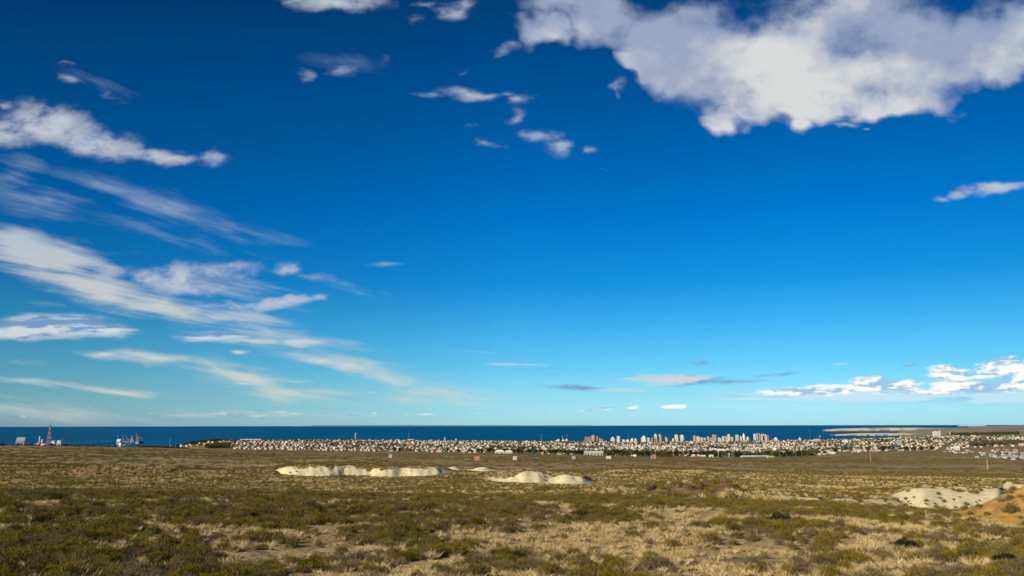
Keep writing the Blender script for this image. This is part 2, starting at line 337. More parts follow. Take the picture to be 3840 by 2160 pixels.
# generic broken cloud behind the camera, so that the light and the reflections stay believable
gen = nw.noise(comb(nw.math('DIVIDE', dx, zc), nw.math('DIVIDE', dy, zc)), 1.1, 6, .55)
out = layer(out, nw.math('MULTIPLY', nw.sstep(gen, .56, .72), nw.math('MULTIPLY', nw.sstep(nw.math('MULTIPLY', dy, -1.0), .1, .5), nw.sstep(dz, .02, .15))), C(190,200,212))
def cumulus(base_in, blobs, nsc, nsy, warp, wsc, amp, t0, t1, cl, cd_, dsc, seed, lo=.40, hi=.62, det=7, core=0.25, opac=1.0, wsy=1.0, dsy=None, edge=None, ro=.55, soft=False, relg=.55, dseed=5):
    global P, u, v
    base = base_in; P = after(P, base); sx = nw.n.new('ShaderNodeSeparateXYZ'); nw.put(sx.inputs[0], P); u, v = sx.outputs[0], sx.outputs[1]
    Pw = warped(warp, wsc, wsy); f = field(Pw, blobs)
    q = comb(u, nw.math('MULTIPLY', v, nsy), seed); n1 = nw.noise(q, nsc, det, ro)
    pres = nw.sstep(f, 0.0, .06)
    dens = nw.math('ADD', nw.math('MINIMUM', nw.math('MULTIPLY', f, 1.7), 1.0), nw.math('MULTIPLY', nw.math('SUBTRACT', n1, .5), amp))
    a = nw.math('MULTIPLY', nw.math('MULTIPLY', nw.sstep(dens, t0, t1), pres), front)
    if soft: a = nw.math('MULTIPLY', a, nw.math('MINIMUM', 1.0, nw.math('MULTIPLY_ADD', f, 1.1, .02)))
    if opac < 1: a = nw.math('MULTIPLY', a, opac)
    qb = comb(nw.math('ADD', u, -.5/nsc*.35), nw.math('MULTIPLY_ADD', v, nsy, .5/nsc*.5), seed); rel = nw.math('SUBTRACT', n1, nw.noise(qb, nsc, 4, ro))
    n2 = nw.noise(comb(u, nw.math('MULTIPLY', v, dsy or nsy), seed+dseed), dsc, 4, .5)
    sh = nw.sstep(nw.math('ADD', nw.math('MULTIPLY_ADD', rel, relg, n2), nw.math('MULTIPLY', nw.math('SUBTRACT', dens, .4), core)), lo, hi)
    return layer(base, a, nw.mix(sh, cd_, cl)), a
# 2 the great cloud at upper right: blobs with a negative width cut the blue gaps
big = [(2170,50,280,175,0),(2050,150,130,90,0),(2560,110,300,190,0),(2700,240,400,140,12),(2480,225,190,50,8),(2760,390,190,100,25),(2720,450,110,75,0),(2900,330,420,170,0),(3150,360,420,120,-6),(3100,120,640,240,0,1.2),
 (3650,200,520,210,-10,1.1),(3350,380,380,90,-12),(2850,250,420,190,0,1.3),(3300,280,600,190,-5,1.3),(2950,400,330,130,0,1.1),(3000,490,85,50,0,.8),(3160,470,150,50,0,.5),(3260,500,80,22,0,.4),(2310,315,50,45,30,.45),(1920,190,90,30,-10,.35),
 (-2420,165,95,95,0,1.0),(-2440,60,60,60,0,.4),(-2880,198,85,40,5,2.2),(-3010,205,110,32,0,1.9),(-2960,30,75,40,0,1.9),(-3440,50,120,55,0,1.5),(-3800,165,130,60,5,2.0),(-3640,130,80,40,0,1.5),(-3400,130,160,60,0,.5),(-2500,400,170,70,20,1.0)]
out, _ = cumulus(out, big, 7.0, 1.25, .15, 7, 2.6, .20, 1.0, C(217,219,219), C(152,167,194), 3.6, 2., .41, .60, core=.03, det=9, ro=.58, relg=.34, dseed=11.3)
# 3 smaller cumulus high up
cum = [(1270,5,240,60,0),(1120,0,110,30,0,.6),(1700,25,100,60,0,.8),(1560,62,45,40,0,.55),(1610,5,80,20,0,.5),(170,470,230,115,12,1.3),(50,500,170,80,12),(360,535,280,92,13,1.1),(560,585,200,50,8),(640,605,180,42,0,.9),(790,590,80,42,0,.75),
 (1135,282,50,36,0,.42),(1280,255,120,46,0,.45),(1450,235,60,30,0,.3),(1880,190,75,34,0,.45),(1880,350,80,24,0,.5),(1760,355,170,34,4,.72),(1935,375,80,42,0,.72),(1600,368,90,22,0,.6),(1760,275,60,28,0,.4),(1760,468,55,26,0,.42),(1925,445,60,45,0,.5),
 (1830,530,120,30,0,.66),(2040,515,120,50,0,.66),(2100,560,80,50,0,.8),(2205,565,38,26,0,.65),(2310,312,50,45,30,.5),(2240,632,50,10,0,.3),(15,390,40,34,0,.55),(240,250,60,22,0,.45),(250,305,90,22,18,.55),(420,350,110,22,22,.36),(5,230,20,50,0,.35),
 (720,1040,290,80,0,1.25),(560,1030,130,50,0,.9),(830,1010,180,60,0,1.1),(400,1030,160,40,0,.6),(1060,1005,95,42,0,.9),(1150,1035,150,28,5,.4),(1060,1140,190,36,-4,1.1),(1190,1125,60,30,0,.9),(880,1135,180,26,0,.7),
 (3520,752,50,30,0,.6),(3620,730,140,26,-12,.85),(3760,712,140,34,-10,.95),(3560,425,160,40,5,.4),(3700,440,50,30,0,.35)]
out, _ = cumulus(out, cum, 15, 1.7, .07, 12, 3.2, .12, 1.15, C(196,203,212), C(128,152,196), 9, 7., .40, .60, core=.12, det=9, relg=.3, wsy=1.7, ro=.64, opac=.94, soft=True)
# 4 flat grey layer clouds, lit from one side
flat = [(180,1225,340,62,0,1.5),(400,1240,170,44,0,1.2),(40,1250,300,40,0,1.3),(790,1262,230,30,0,1.1),(960,1285,240,24,4,.8),(1120,1290,110,22,0,.9),(900,1318,50,18,0,.8),(930,1438,90,9,2,.6),(1180,1478,40,5,0,.4),
 (2560,1425,250,36,0,1.2),(2430,1420,200,20,0,.8),(2720,1434,220,20,0,.8),(2180,1452,240,16,2,.9),(2330,1460,120,14,0,.8),(2620,1354,75,16,0,.7),(1930,1370,200,9,2,.6),(2060,1384,90,7,0,.5),(3150,1370,45,8,0,.7),(3395,1367,34,10,0,.8),(3250,1415,90,12,0,.7),
 (2920,1404,180,8,-4,.6),(2450,1290,40,7,0,.4),(3560,1420,260,18,0,.6)]
out, _ = cumulus(out, flat, 14, 5, .05, 12, 1.8, .16, .95, C(205,214,218), C(118,156,198), 9, 11., .46, .60, core=.12, wsy=4, dsy=8, det=8, ro=.6, soft=True)
# 5 bright cumulus low on the right, grey veils under them, and the far row of puffs
veil = [(3350,1480,640,38,0,.9),(3050,1478,420,24,0,.8),(3700,1480,400,50,0,.9),(2880,1495,300,14,0,.6)]
out, _ = cumulus(out, veil, 14, 6, .03, 12, 1.0, .1, 1.0, C(205,230,244), C(150,198,230), 10, 17., .4, .6, wsy=5, opac=.75)
low = [(3590,1405,130,34,0,1.0),(3540,1390,80,30,0),(3770,1375,130,46,0,1.2),(3835,1385,60,50,0,1.1),(3680,1400,100,30,0),(3260,1435,100,30,0,1.1),(3370,1445,130,30,0,1.1),(3220,1452,200,20,0,1.0),(3080,1462,190,24,0,1.1),(2950,1470,140,18,0,1.0),(3000,1462,90,18,0),(3640,1452,170,28,0,1.2),(3560,1450,110,26,0,1.1),
 (3840,1435,120,50,0,1.2),(3760,1455,160,26,0,1.1),(3460,1470,240,16,0,.7),(2535,1524,62,12,0,1.0),(2510,1528,40,8,0),(2370,1530,32,8,0,.9),(2275,1532,38,8,0,.9),(2215,1536,24,5,0,.7),(2180,1538,14,4,0,.5)]
low += [(x, y, w_, h_, 0, .45) for x, y, w_, h_ in ((1000,1560,300,7),(600,1562,260,6),(1330,1558,120,6),(980,1545,30,14),(1212,1545,52,12),(1240,1552,80,7),(1060,1548,46,10),(1110,1552,60,9),(830,1551,70,9),(752,1540,20,7),(880,1552,50,9),(910,1548,24,6),(660,1544,44,6),(520,1548,50,7),(400,1546,30,6),(290,1550,30,6),(90,1560,30,6),(580,1552,60,6),(1340,1552,40,5),(1400,1548,36,5),(1500,1552,60,5),(1590,1554,50,5),(1800,1553,60,4),(960,1555,40,5),(700,1552,60,5))]
out, _ = cumulus(out, low, 34, 3.0, .02, 22, 2.2, .16, 1.0, nw.mix(nw.sstep(dx, -.42, .12), C(192,204,200), C(255,255,252)), nw.mix(nw.sstep(dx, -.42, .12), C(140,172,186), C(158,198,230)), 16, 23., .44, .62, core=.10, wsy=3, det=8, ro=.6, relg=.9, dsy=4)
# far haze right on the horizon
out = layer(out, nw.math('MULTIPLY', nw.math('SUBTRACT', 1.0, nw.sstep(dz, -.002, .02)), .25), nw.mix(nw.sstep(dx, -.6, 0.), C(128,150,178), C(185,226,238)))
nw.l.new(out, bg.inputs[0]); bg.inputs[1].default_value = .1
W.cycles.sampling_method = 'NONE'
sl = bpy.data.lights.new('sun', 'SUN'); so = bpy.data.objects.new('sun', sl); COL.objects.link(so)
sl.energy = 5.0; sl.angle = math.radians(.55); sl.color = (1, .89, .68)
tos = Vector((math.sin(SUN_AZ)*math.cos(SUN_EL), math.cos(SUN_AZ)*math.cos(SUN_EL), math.sin(SUN_EL)))
so.rotation_euler = tos.to_track_quat('Z', 'Y').to_euler(); so.location = (-60, -60, 200)

# ------------------------------------------------------------------ ground mesh
def ground_material():
    m = bpy.data.materials.new('steppe_soil'); m.use_nodes = True; g = NT(m.node_tree); b = m.node_tree.nodes['Principled BSDF']
    def at(nm):
        n = g.n.new('ShaderNodeAttribute'); n.attribute_name = nm; return n.outputs['Fac']
    geo = g.n.new('ShaderNodeNewGeometry'); P = geo.outputs['Position']
    P2 = g.vm('MULTIPLY', P, (1, 1, .3))
    n_big = g.noise(P2, .012, 5, .6); n_mid = g.noise(P2, .09, 5, .6); n_sm = g.noise(P2, .55, 5, .65); n_fi = g.noise(P2, 3.2, 4, .6)
    soil = g.mix(g.sstep(n_mid, .38, .62), (.27, .19, .10), (.37, .27, .15))
    soil = g.mix(g.sstep(n_fi, .4, .65), soil, (.14, .098, .06))
    straw = g.mix(n_fi, (.50, .37, .17), (.34, .245, .11))
    col = g.mix(g.sstep(g.math('ADD', n_sm, g.math('MULTIPLY', n_mid, .35)), .60, .76), soil, straw)
    # scrub too far off to be separate bushes
    vc = g.mix(g.sstep(n_sm, .42, .6), (.145, .105, .034), (.25, .18, .07)); vc = g.mix(g.sstep(n_mid, .5, .66), vc, (.17, .115, .058))
    vmask = g.math('ADD', g.math('MULTIPLY', g.math('SUBTRACT', g.noise(P2, .34, 6, .75), .5), 2.2), g.math('MULTIPLY', g.math('SUBTRACT', n_mid, .5), .8))
    vmask = g.sstep(g.math('ADD', vmask, g.math('MULTIPLY', g.math('SUBTRACT', n_big, .5), 2.6)), -.25, .12)
    col = g.mix(g.math('MULTIPLY', vmask, at('far')), col, vc)
    red = g.mix(n_sm, (.20, .10, .045), (.13, .075, .04)); col = g.mix(g.math('MULTIPLY', at('red'), g.sstep(n_mid, .3, .6)), col, red)
    chalk = g.mix(g.sstep(n_sm, .35, .7), (.80, .68, .42), (.62, .52, .32))
    chalk = g.mix(g.math('MULTIPLY', g.sstep(g.noise(P2, .9, 5, .7), .60, .68), .7), chalk, (.15, .11, .05))
    col = g.mix(g.sstep(g.math('ADD', at('white'), g.math('MULTIPLY', g.math('SUBTRACT', n_sm, .5), .9)), .35, .6), col, chalk)
    och = g.mix(g.sstep(n_sm, .4, .62), (.56, .33, .085), (.33, .20, .07)); och = g.mix(g.math('MULTIPLY', g.sstep(g.noise(P2, .8, 5, .7), .56, .66), .8), och, (.10, .08, .03))
    col = g.mix(g.sstep(g.math('ADD', at('ochre'), g.math('MULTIPLY', g.math('SUBTRACT', n_sm, .5), .9)), .3, .6), col, och)
    town = g.mix(g.sstep(g.noise(P2, .02, 5, .7), .4, .6), (.10, .095, .05), (.27, .22, .15)); col = g.mix(at('town'), col, town)
    hill = g.mix(g.sstep(g.noise(P2, .0025, 6, .7), .4, .6), (.34, .285, .19), (.20, .175, .125)); col = g.mix(at('plain'), col, hill); col = g.mix(at('sand'), col, g.mix(g.sstep(g.noise(P2, .004, 6, .7), .38, .6), (.50, .41, .27), (.27, .23, .15))); col = g.mix(g.math('MULTIPLY', at('sand'), g.sstep(at('white'), .3, .6)), col, (.72, .62, .44))
    g.put(b.inputs['Base Color'], col); b.inputs['Roughness'].default_value = 1; b.inputs['Specular IOR Level'].default_value = .05
    bp = g.n.new('ShaderNodeBump'); bp.inputs['Strength'].default_value = .7; bp.inputs['Distance'].default_value = .5
    g.put(bp.inputs['Height'], g.math('ADD', g.math('MULTIPLY', n_sm, 1.0), g.math('MULTIPLY', n_fi, .25))); g.put(b.inputs['Normal'], bp.outputs[0])
    return m
_sym = np.concatenate([np.arange(0, 37.5, .09), np.arange(37.5, 60, .6), np.arange(60, 180, 3.0)])
azs = np.radians(np.concatenate([-_sym[:0:-1], _sym, [180.0]])); azs = np.concatenate([[-math.pi], azs])
azs = azs[:-1]
def geo_(a, b, g): return np.exp(np.arange(math.log(a), math.log(b), g))
rs = np.concatenate([geo_(1.2, 34, .07), geo_(34, 130, .0065), geo_(130, 700, .0055), geo_(700, 2600, .010), geo_(2600, 7000, .016), geo_(7000, 20000, .012), geo_(20000, 130000, .06)])
A, RR = np.meshgrid(azs, rs); X = (RR*np.sin(A)).ravel(); Y = (RR*np.cos(A)).ravel()
Z, w_, o_, rd_, r_, a_, sand_ = terrain(X, Y, 2)
na, nr = len(azs), len(rs); V = np.concatenate([np.stack([X, Y, Z], 1), [[0, 0, CZ-1.6]]])
i, j = np.meshgrid(np.arange(nr-1), np.arange(na), indexing='ij'); j2 = (j+1) % na
Fq = np.stack([i*na+j, i*na+j2, (i+1)*na+j2, (i+1)*na+j], -1).reshape(-1, 4)[:, ::-1]
zz = Z[Fq].max(1) if False else None
me = npmesh('ground', V, Fq, [ground_material()], smooth=True)
def setattr_(me, nm, arr):
    a = me.attributes.new(nm, 'FLOAT', 'POINT'); a.data.foreach_set('value', np.concatenate([arr, [arr[0]]]).astype(np.float32))
RN_PX = [560, 700, 860, 1200, 1900, 2400, 2900, 3200, 3500, 3640, 3900]; RN = [4000, 3700, 3000, 2850, 2560, 2300, 2250, 2650, 2650, 3000, 2900]
RF = [4050, 4300, 4550, 4750, 4980, 4900, 5250, 5900, 6900, 6200, 5200]
azn = np.array([azpx(p) for p in RN_PX])
def rnear(a): return np.interp(a, azn, RN)
def rfar(a): return np.interp(a, azn, RF)
town_ = ss(-250, 60, r_-rnear(a_))*(1-ss(-100, 200, r_-rfar(a_)-250))*ss(azpx(560), azpx(700), a_)
setattr_(me, 'sand', sand_); setattr_(me, 'white', w_); setattr_(me, 'ochre', o_); setattr_(me, 'red', rd_); setattr_(me, 'town', town_)
setattr_(me, 'far', ss(450, 1500, r_)*.75+.25*ss(120, 200, r_)); setattr_(me, 'plain', ss(5200, 7500, r_))
tag(link('ground', me), 'dry scrubby steppe falling away to the town and the bay', 'ground', kind='structure')
# ------------------------------------------------------------------ sea
m = bpy.data.materials.new('sea_water'); m.use_nodes = True; g = NT(m.node_tree); b = m.node_tree.nodes['Principled BSDF']
geo = g.n.new('ShaderNodeNewGeometry'); P_ = g.vm('MULTIPLY', geo.outputs['Position'], (1, .35, 1))
b.inputs['Roughness'].default_value = .55; b.inputs['Specular IOR Level'].default_value = .10; b.inputs['IOR'].default_value = 1.15
g.put(b.inputs['Base Color'], g.mix(g.sstep(g.noise(P_, .0009, 5, .6), .38, .62), (.0, .082, .205), (.0, .105, .25)))
bp = g.n.new('ShaderNodeBump'); bp.inputs['Strength'].default_value = .5; bp.inputs['Distance'].default_value = 1.5
g.put(bp.inputs['Height'], g.noise(P_, .05, 5, .6)); g.put(b.inputs['Normal'], bp.outputs[0])
sea_r = [1500*1.25**k for k in range(28)]; ns = 180
V = []; Fc = []
for k, r in enumerate(sea_r): V += [(r*math.sin(2*math.pi*q/ns), r*math.cos(2*math.pi*q/ns), 0) for q in range(ns)]
for k in range(len(sea_r)-1): Fc += [(k*ns+(q+1)%ns, k*ns+q, (k+1)*ns+q, (k+1)*ns+(q+1)%ns)[::-1] for q in range(ns)]
tag(link('sea', npmesh('sea', V, Fc, [m])), 'deep blue sea of the bay reaching to the horizon', 'sea', kind='structure')
# far coast, a long low plateau beyond the bay
fcm = mat('far_coast_hazed', (.17, .22, .36), .95, .05, .15, .0006); fcw = mat('far_chalk_hazed', (.55, .66, .78), .95, .05, .1, .0006)  # bluish haze of distance is painted into both far land colours
def coast(name, p0, p1, r, py_top, m, label, amp=1.2):
    n = 160; V = []; Fc = []
    for k in range(n+1):
        t = k/n; px = p0+(p1-p0)*t; e = min(1, min(t, 1-t)*12)
        pyt = py_top + (1-e)*3.2 + amp*float(fbm(np.array([px/70.]), np.array([.5]), 21, 4)[0])
        for rr, zv in ((r, -5), (r+300, zat(px, pyt, r)), (r+9000, zat(px, pyt, r)*.98), (r+12000, -5)):
            d = pdir(px, 1598); kk = rr/math.hypot(d[0], d[1]); V.append((d[0]*kk, d[1]*kk, zv))
    for k in range(n):
        for s in range(3): Fc.append((k*4+s, (k+1)*4+s, (k+1)*4+s+1, k*4+s+1))
    return tag(link(name, npmesh(name, V, Fc, [m])), label, 'hills', kind='structure')
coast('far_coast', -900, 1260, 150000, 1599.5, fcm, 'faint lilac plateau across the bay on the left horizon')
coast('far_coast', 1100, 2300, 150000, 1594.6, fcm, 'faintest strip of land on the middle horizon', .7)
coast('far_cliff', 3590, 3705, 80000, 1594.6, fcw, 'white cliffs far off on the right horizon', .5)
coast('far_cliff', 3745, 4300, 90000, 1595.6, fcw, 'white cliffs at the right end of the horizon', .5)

# ------------------------------------------------------------------ scrub and grass
def plant_mat(name, cols, trans=.0, rough=.9):
    m = bpy.data.materials.new(name); m.use_nodes = True; g = NT(m.node_tree); b = m.node_tree.nodes['Principled BSDF']
    oi = g.n.new('ShaderNodeObjectInfo'); lo = oi.outputs['Location']
    f = g.math('ADD', g.math('MULTIPLY', oi.outputs['Random'], .8), g.math('MULTIPLY', g.sstep(g.noise(g.vm('MULTIPLY', lo, (1, 1, 0)), .045, 3, .5), .36, .64), .2))
    c = g.ramp(f, [(i/(len(cols)-1), k) for i, k in enumerate(cols)])
    geo = g.n.new('ShaderNodeTexCoord'); n = g.noise(geo.outputs['Object'], 9, 3, .6)
    c = g.mix(g.sstep(n, .35, .65), c, g.mix(1, c, (.62, .60, .58), 'MULTIPLY'))
    g.put(b.inputs['Base Color'], c); b.inputs['Roughness'].default_value = rough; b.inputs['Specular IOR Level'].default_value = .08
    return m
SHRUB = plant_mat('olive_leaves', [(.12,.098,.024),(.20,.145,.06),(.19,.148,.020),(.25,.195,.020),(.31,.23,.024),(.24,.165,.045),(.16,.138,.020)])
TWIG = plant_mat('grey_twigs', [(.17,.12,.075),(.22,.16,.095),(.27,.20,.11),(.16,.12,.06)])
PLAINB = plant_mat('brown_olive_leaves', [(.10,.075,.03),(.17,.12,.05),(.20,.15,.035),(.15,.105,.045),(.24,.18,.06)])
STRAW = plant_mat('dry_grass', [(.55,.38,.15),(.78,.58,.28),(.85,.68,.37),(.62,.43,.17)])
def tri_leaves(n, rad, hgt, ll, lw, seed, up_=.4, fill=.55, stems=0, smat=1, lump=.25):
    q = np.random.default_rng(seed); th = q.uniform(0, 2*math.pi, n); cz = q.uniform(0, 1, n); rr = (fill+(1-fill)*q.uniform(0, 1, n)**.5)
    k = 1+lump*np.sin(th*3+seed)*np.cos(cz*4+seed)+lump*.6*np.sin(th*7+cz*5+seed*2)
    ph = np.arccos(1-cz*.98); d = np.stack([np.sin(ph)*np.cos(th), np.sin(ph)*np.sin(th), np.cos(ph)], 1)
    base = d*np.stack([rad*rr*k, rad*rr*k, hgt*rr*k], 1)
    t = d+q.normal(0, .45, (n, 3)); t[:, 2] += up_; t /= np.linalg.norm(t, axis=1)[:, None]
    s = np.cross(t, q.normal(0, 1, (n, 3))); s /= np.linalg.norm(s, axis=1)[:, None]
    L = ll*q.uniform(.6, 1.4, n)[:, None]; w = lw*q.uniform(.7, 1.3, n)[:, None]
    V = np.stack([base-s*w/2, base+s*w/2, base+t*L+s*w*.1], 1).reshape(-1, 3); Fc = np.arange(n*3).reshape(-1, 3); mi = np.zeros(n, int)
    if stems:
        th = q.uniform(0, 2*math.pi, stems); ph = np.arccos(1-q.uniform(0, .95, stems)); d = np.stack([np.sin(ph)*np.cos(th), np.sin(ph)*np.sin(th), np.cos(ph)], 1)
        tip = d*np.array([rad, rad, hgt])*q.uniform(.8, 1.12, stems)[:, None]; s = np.cross(d, [0, 0, 1.]); s /= np.linalg.norm(s, axis=1)[:, None]+1e-6
        b0 = tip*.04; b0[:, 2] = 0; V2 = np.stack([b0-s*.012, b0+s*.012, tip], 1).reshape(-1, 3)
        Fc = np.concatenate([Fc, len(V)+np.arange(stems*3).reshape(-1, 3)]); V = np.concatenate([V, V2]); mi = np.concatenate([mi, np.full(stems, smat)])
    V[:, 2] = np.maximum(V[:, 2], -.05)
    return V, Fc, mi
def core_dome(rad, hgt, seed, n=9, k=4):
    V = []; Fc = []
    for j in range(k):
        a = j/k*math.pi/2
        for i in range(n):
            t = 2*math.pi*i/n; f = 1+.22*math.sin(3*t+seed)*math.cos(j+seed)
            V.append((rad*f*math.cos(a)*math.cos(t), rad*f*math.cos(a)*math.sin(t), hgt*f*math.sin(a)-.03))
    V.append((0, 0, hgt))
    for j in range(k-1): Fc += [(j*n+i, j*n+(i+1)%n, (j+1)*n+(i+1)%n) for i in range(n)]+[(j*n+i, (j+1)*n+(i+1)%n, (j+1)*n+i) for i in range(n)]
    Fc += [((k-1)*n+i, (k-1)*n+(i+1)%n, k*n) for i in range(n)]
    return np.array(V), np.array(Fc), np.ones(len(Fc), int)
def cat_(*parts):
    V = []; Fc = []; M_ = []; n = 0
    for v, f, m_ in parts: V.append(v); Fc.append(f+n); M_.append(m_); n += len(v)
    return np.concatenate(V), np.concatenate(Fc), np.concatenate(M_)
def move(p, dx_, dy_, sc=1): v, f, m_ = p; return v*sc+np.array([dx_, dy_, 0]), f, m_
src = {}
def source(kind, me):
    o = bpy.data.objects.new(kind, me); src.setdefault(kind, []).append(o)
for k in range(5):      # close bushes, radius 1
    v, f, m_ = cat_(tri_leaves(1500, .88, .86, .17, .034, k, .55, .62, 130), core_dome(.60, .55, k)); source('bush', npmesh('bush', v, f, [SHRUB, TWIG], m_))
for k in range(4):
    v, f, m_ = cat_(tri_leaves(900, .82, .80, .16, .024, 30+k, .6, .3, 200, 0), core_dome(.45, .4, k)); source('bush', npmesh('twiggy_bush', v, f, [TWIG, TWIG], m_))
for k in range(4):
    q = np.random.default_rng(60+k); n = 110; th = q.uniform(0, 2*math.pi, n); rr = q.uniform(0, .36, n); b0 = np.stack([rr*np.cos(th), rr*np.sin(th), 0*th-.02], 1)
    ln = q.uniform(.22, .50, n); out_ = np.stack([np.cos(th)*.9, np.sin(th)*.9, np.ones(n)], 1)+q.normal(0, .25, (n, 3)); tip = b0+out_*ln[:, None]
    s = np.cross(out_, q.normal(0, 1, (n, 3))); s /= np.linalg.norm(s, axis=1)[:, None]; s *= .024
    source('tuft', npmesh('grass_tuft', np.stack([b0-s, b0+s, tip], 1).reshape(-1, 3), np.arange(n*3).reshape(-1, 3), [STRAW]))
for k in range(5):      # middle distance, radius 1
    mm = [SHRUB, TWIG] if k < 4 else [TWIG, TWIG]
    v, f, m_ = cat_(tri_leaves(170, .88, .85, .34, .11, 90+k, .5, .6), core_dome(.7, .62, k, 7, 3)); m_[-len(core_dome(1,1,0,7,3)[1]):] = 0; source('mid', npmesh('mid_bush', v, f, mm, m_))
for k in range(3):
    v, f, m_ = tri_leaves(60, .6, .42, .34, .13, 120+k, 1.2, .1); source('midtuft', npmesh('mid_tuft', v, f, [STRAW], m_))
for k in range(5):      # far patches: a few bushes together
    q = np.random.default_rng(150+k); P_ = []
    for t in range(7):
        P_.append(move(core_dome(1, .62, t+k, 6, 2), q.uniform(-3, 3), q.uniform(-3, 3), q.uniform(.5, 1.15)))
        P_.append(move(tri_leaves(26, .95, .62, .45, .2, 170+t+k*9, .5, .7), P_[-1][0][:, 0].mean(), P_[-1][0][:, 1].mean(), 1.0))
    v, f, m_ = cat_(*P_); source('patch', npmesh('bush_patch', v, f, [PLAINB, TWIG], m_*(1 if k == 4 else 0)))
def scatter(name, kind, X, Y, Zs, sc, label, cat, hs=None):
    c = bpy.data.collections.new(name+'_kinds')
    for o in src[kind]: c.objects.link(o)
    n = len(X); me = bpy.data.meshes.new(name); me.vertices.add(n); me.vertices.foreach_set('co', np.stack([X, Y, Zs], 1).astype(np.float32).ravel())
    for nm, tp, arr in (('scl', 'FLOAT', sc), ('rot', 'FLOAT', R.uniform(0, 6.283, n)), ('idx', 'INT', R.integers(0, len(src[kind]), n))):
        a = me.attributes.new(nm, tp, 'POINT'); a.data.foreach_set('value', arr.astype(np.int32 if tp == 'INT' else np.float32))
    o = link(name, me); tag(o, label, cat, kind='stuff')
    ng = bpy.data.node_groups.new(name, 'GeometryNodeTree'); ng.interface.new_socket('Geometry', in_out='INPUT', socket_type='NodeSocketGeometry'); ng.interface.new_socket('Geometry', in_out='OUTPUT', socket_type='NodeSocketGeometry')
    N = ng.nodes; gi = N.new('NodeGroupInput'); go = N.new('NodeGroupOutput'); ci = N.new('GeometryNodeCollectionInfo'); ip = N.new('GeometryNodeInstanceOnPoints')
    ci.inputs['Collection'].default_value = c; ci.inputs['Separate Children'].default_value = True; ip.inputs['Pick Instance'].default_value = True
    def na_(nm, tp):
        q = N.new('GeometryNodeInputNamedAttribute'); q.data_type = tp; q.inputs['Name'].default_value = nm
        return [s for s in q.outputs if s.enabled][0]
    cx = N.new('ShaderNodeCombineXYZ'); ng.links.new(na_('rot', 'FLOAT'), cx.inputs[2])
    e2r = N.new('FunctionNodeEulerToRotation'); ng.links.new(cx.outputs[0], e2r.inputs[0])
    for a, b_ in ((gi.outputs[0], ip.inputs['Points']), (ci.outputs[0], ip.inputs['Instance']), (na_('idx', 'INT'), ip.inputs['Instance Index']), (e2r.outputs[0], ip.inputs['Rotation']), (na_('scl', 'FLOAT'), ip.inputs['Scale']), (ip.outputs[0], go.inputs[0])):
        ng.links.new(a, b_)
    o.modifiers.new('scatter', 'NODES').node_group = ng
    return o
AMX = math.radians(37)
def sample(n, ra, rb, p=2.0, AMX=AMX):
    r = (R.uniform(0, 1, n)*(rb**p-ra**p)+ra**p)**(1/p); a = R.uniform(-AMX, AMX, n); return r*np.sin(a), r*np.cos(a)
def cover(x, y, s1=14., seed=200): return fbm(x/s1, y/s1, seed, 4)
SOLO = [(2180,1938,66,'g','round bright olive bush standing alone on the middle of the shelf'),(2925,1955,82,'d','dark green bush on the crest right of the reddish mound'),(502,2085,86,'d','dark green bush by a bare patch at lower left'),(1160,2128,76,'g','bushy green shrub at the bottom edge left of centre'),
 (578,2152,70,'g','yellow green bush cut by the bottom edge at left'),(1928,2102,80,'d','spreading green bush in the lower middle, right one of a pair'),(1858,2088,60,'d','green bush in the lower middle, left one of a pair'),(1668,2086,66,'g','rounded green bush low in the picture left of the paired bushes'),
 (3395,2060,84,'x','almost black green bush among straw at lower right'),(3778,2118,86,'x','dark bush in the bottom right corner'),(161,1966,70,'d','dark olive bush beside the pale fallen log'),(949,1945,48,'x','small grey green bush in straw left of centre'),
 (1889,1932,34,'y','small mustard yellow bush on the shelf below the chalk banks'),(2756,1998,64,'y','pale yellow green bush below the dark crest bush'),(365,1908,56,'g','green bush above the dark one by the fallen log'),(220,1878,62,'g','wide olive bush at the far left of the shelf'),(2655,1975,40,'x','low dark shrub left of the pale yellow green bush')]
SM = {'g': plant_mat('bright_olive_leaves', [(.085,.088,.016),(.10,.10,.018)]), 'd': plant_mat('deep_green_leaves', [(.045,.056,.014),(.06,.068,.016)]), 'x': plant_mat('blackish_green_leaves', [(.026,.034,.012),(.036,.044,.014)]), 'y': plant_mat('mustard_leaves', [(.17,.125,.022),(.15,.12,.022)])}
sx_, sy_, sr_ = [], [], []
for k, (px, py, w0, kd, lab) in enumerate(SOLO):
    x, y, z, r = ground_hit(px, py); rad = w0/2*r/3000*1.05; sx_.append(x); sy_.append(y); sr_.append(rad)
    root = empty('shrub', (x, y, z-.03), k*.9)
    v, f, m_ = cat_(tri_leaves(3600, .92*rad, .66*rad, .12, .022, 300+k, .5, .6), core_dome(.66*rad, .46*rad, k, 12, 5)); m_[:] = 0
    link('foliage', npmesh('foliage', v, f, [SM[kd]], m_), root)
    v, f, m_ = tri_leaves(2, .1, .1, .05, .02, k, 1, .5, 90, 0); v[6:] *= rad/1.05*np.array([1, 1, .9]) if rad > 0 else 1
    v, f, m_ = tri_leaves(2, .05, .05, .05, .02, k, 1, .5, 130, 0); v[6:] *= 1
    v2, f2, m2 = tri_leaves(1, rad*.95, rad*.72, .05, .02, k+5, 1, .5, 130, 0)
    link('twigs', npmesh('twigs', v2, f2, [TWIG], m2), root)
    tag(root, lab, 'shrub', 'larger bushes that stand out of the scrub')
for px, py, q_ in ((183, 1975, 1.1), (183, 1990, 1.1), (214, 2100, .5)): x, y, z, r = ground_hit(px, py); sx_.append(x); sy_.append(y); sr_.append(q_)
sx_, sy_, sr_ = map(np.array, (sx_, sy_, sr_))
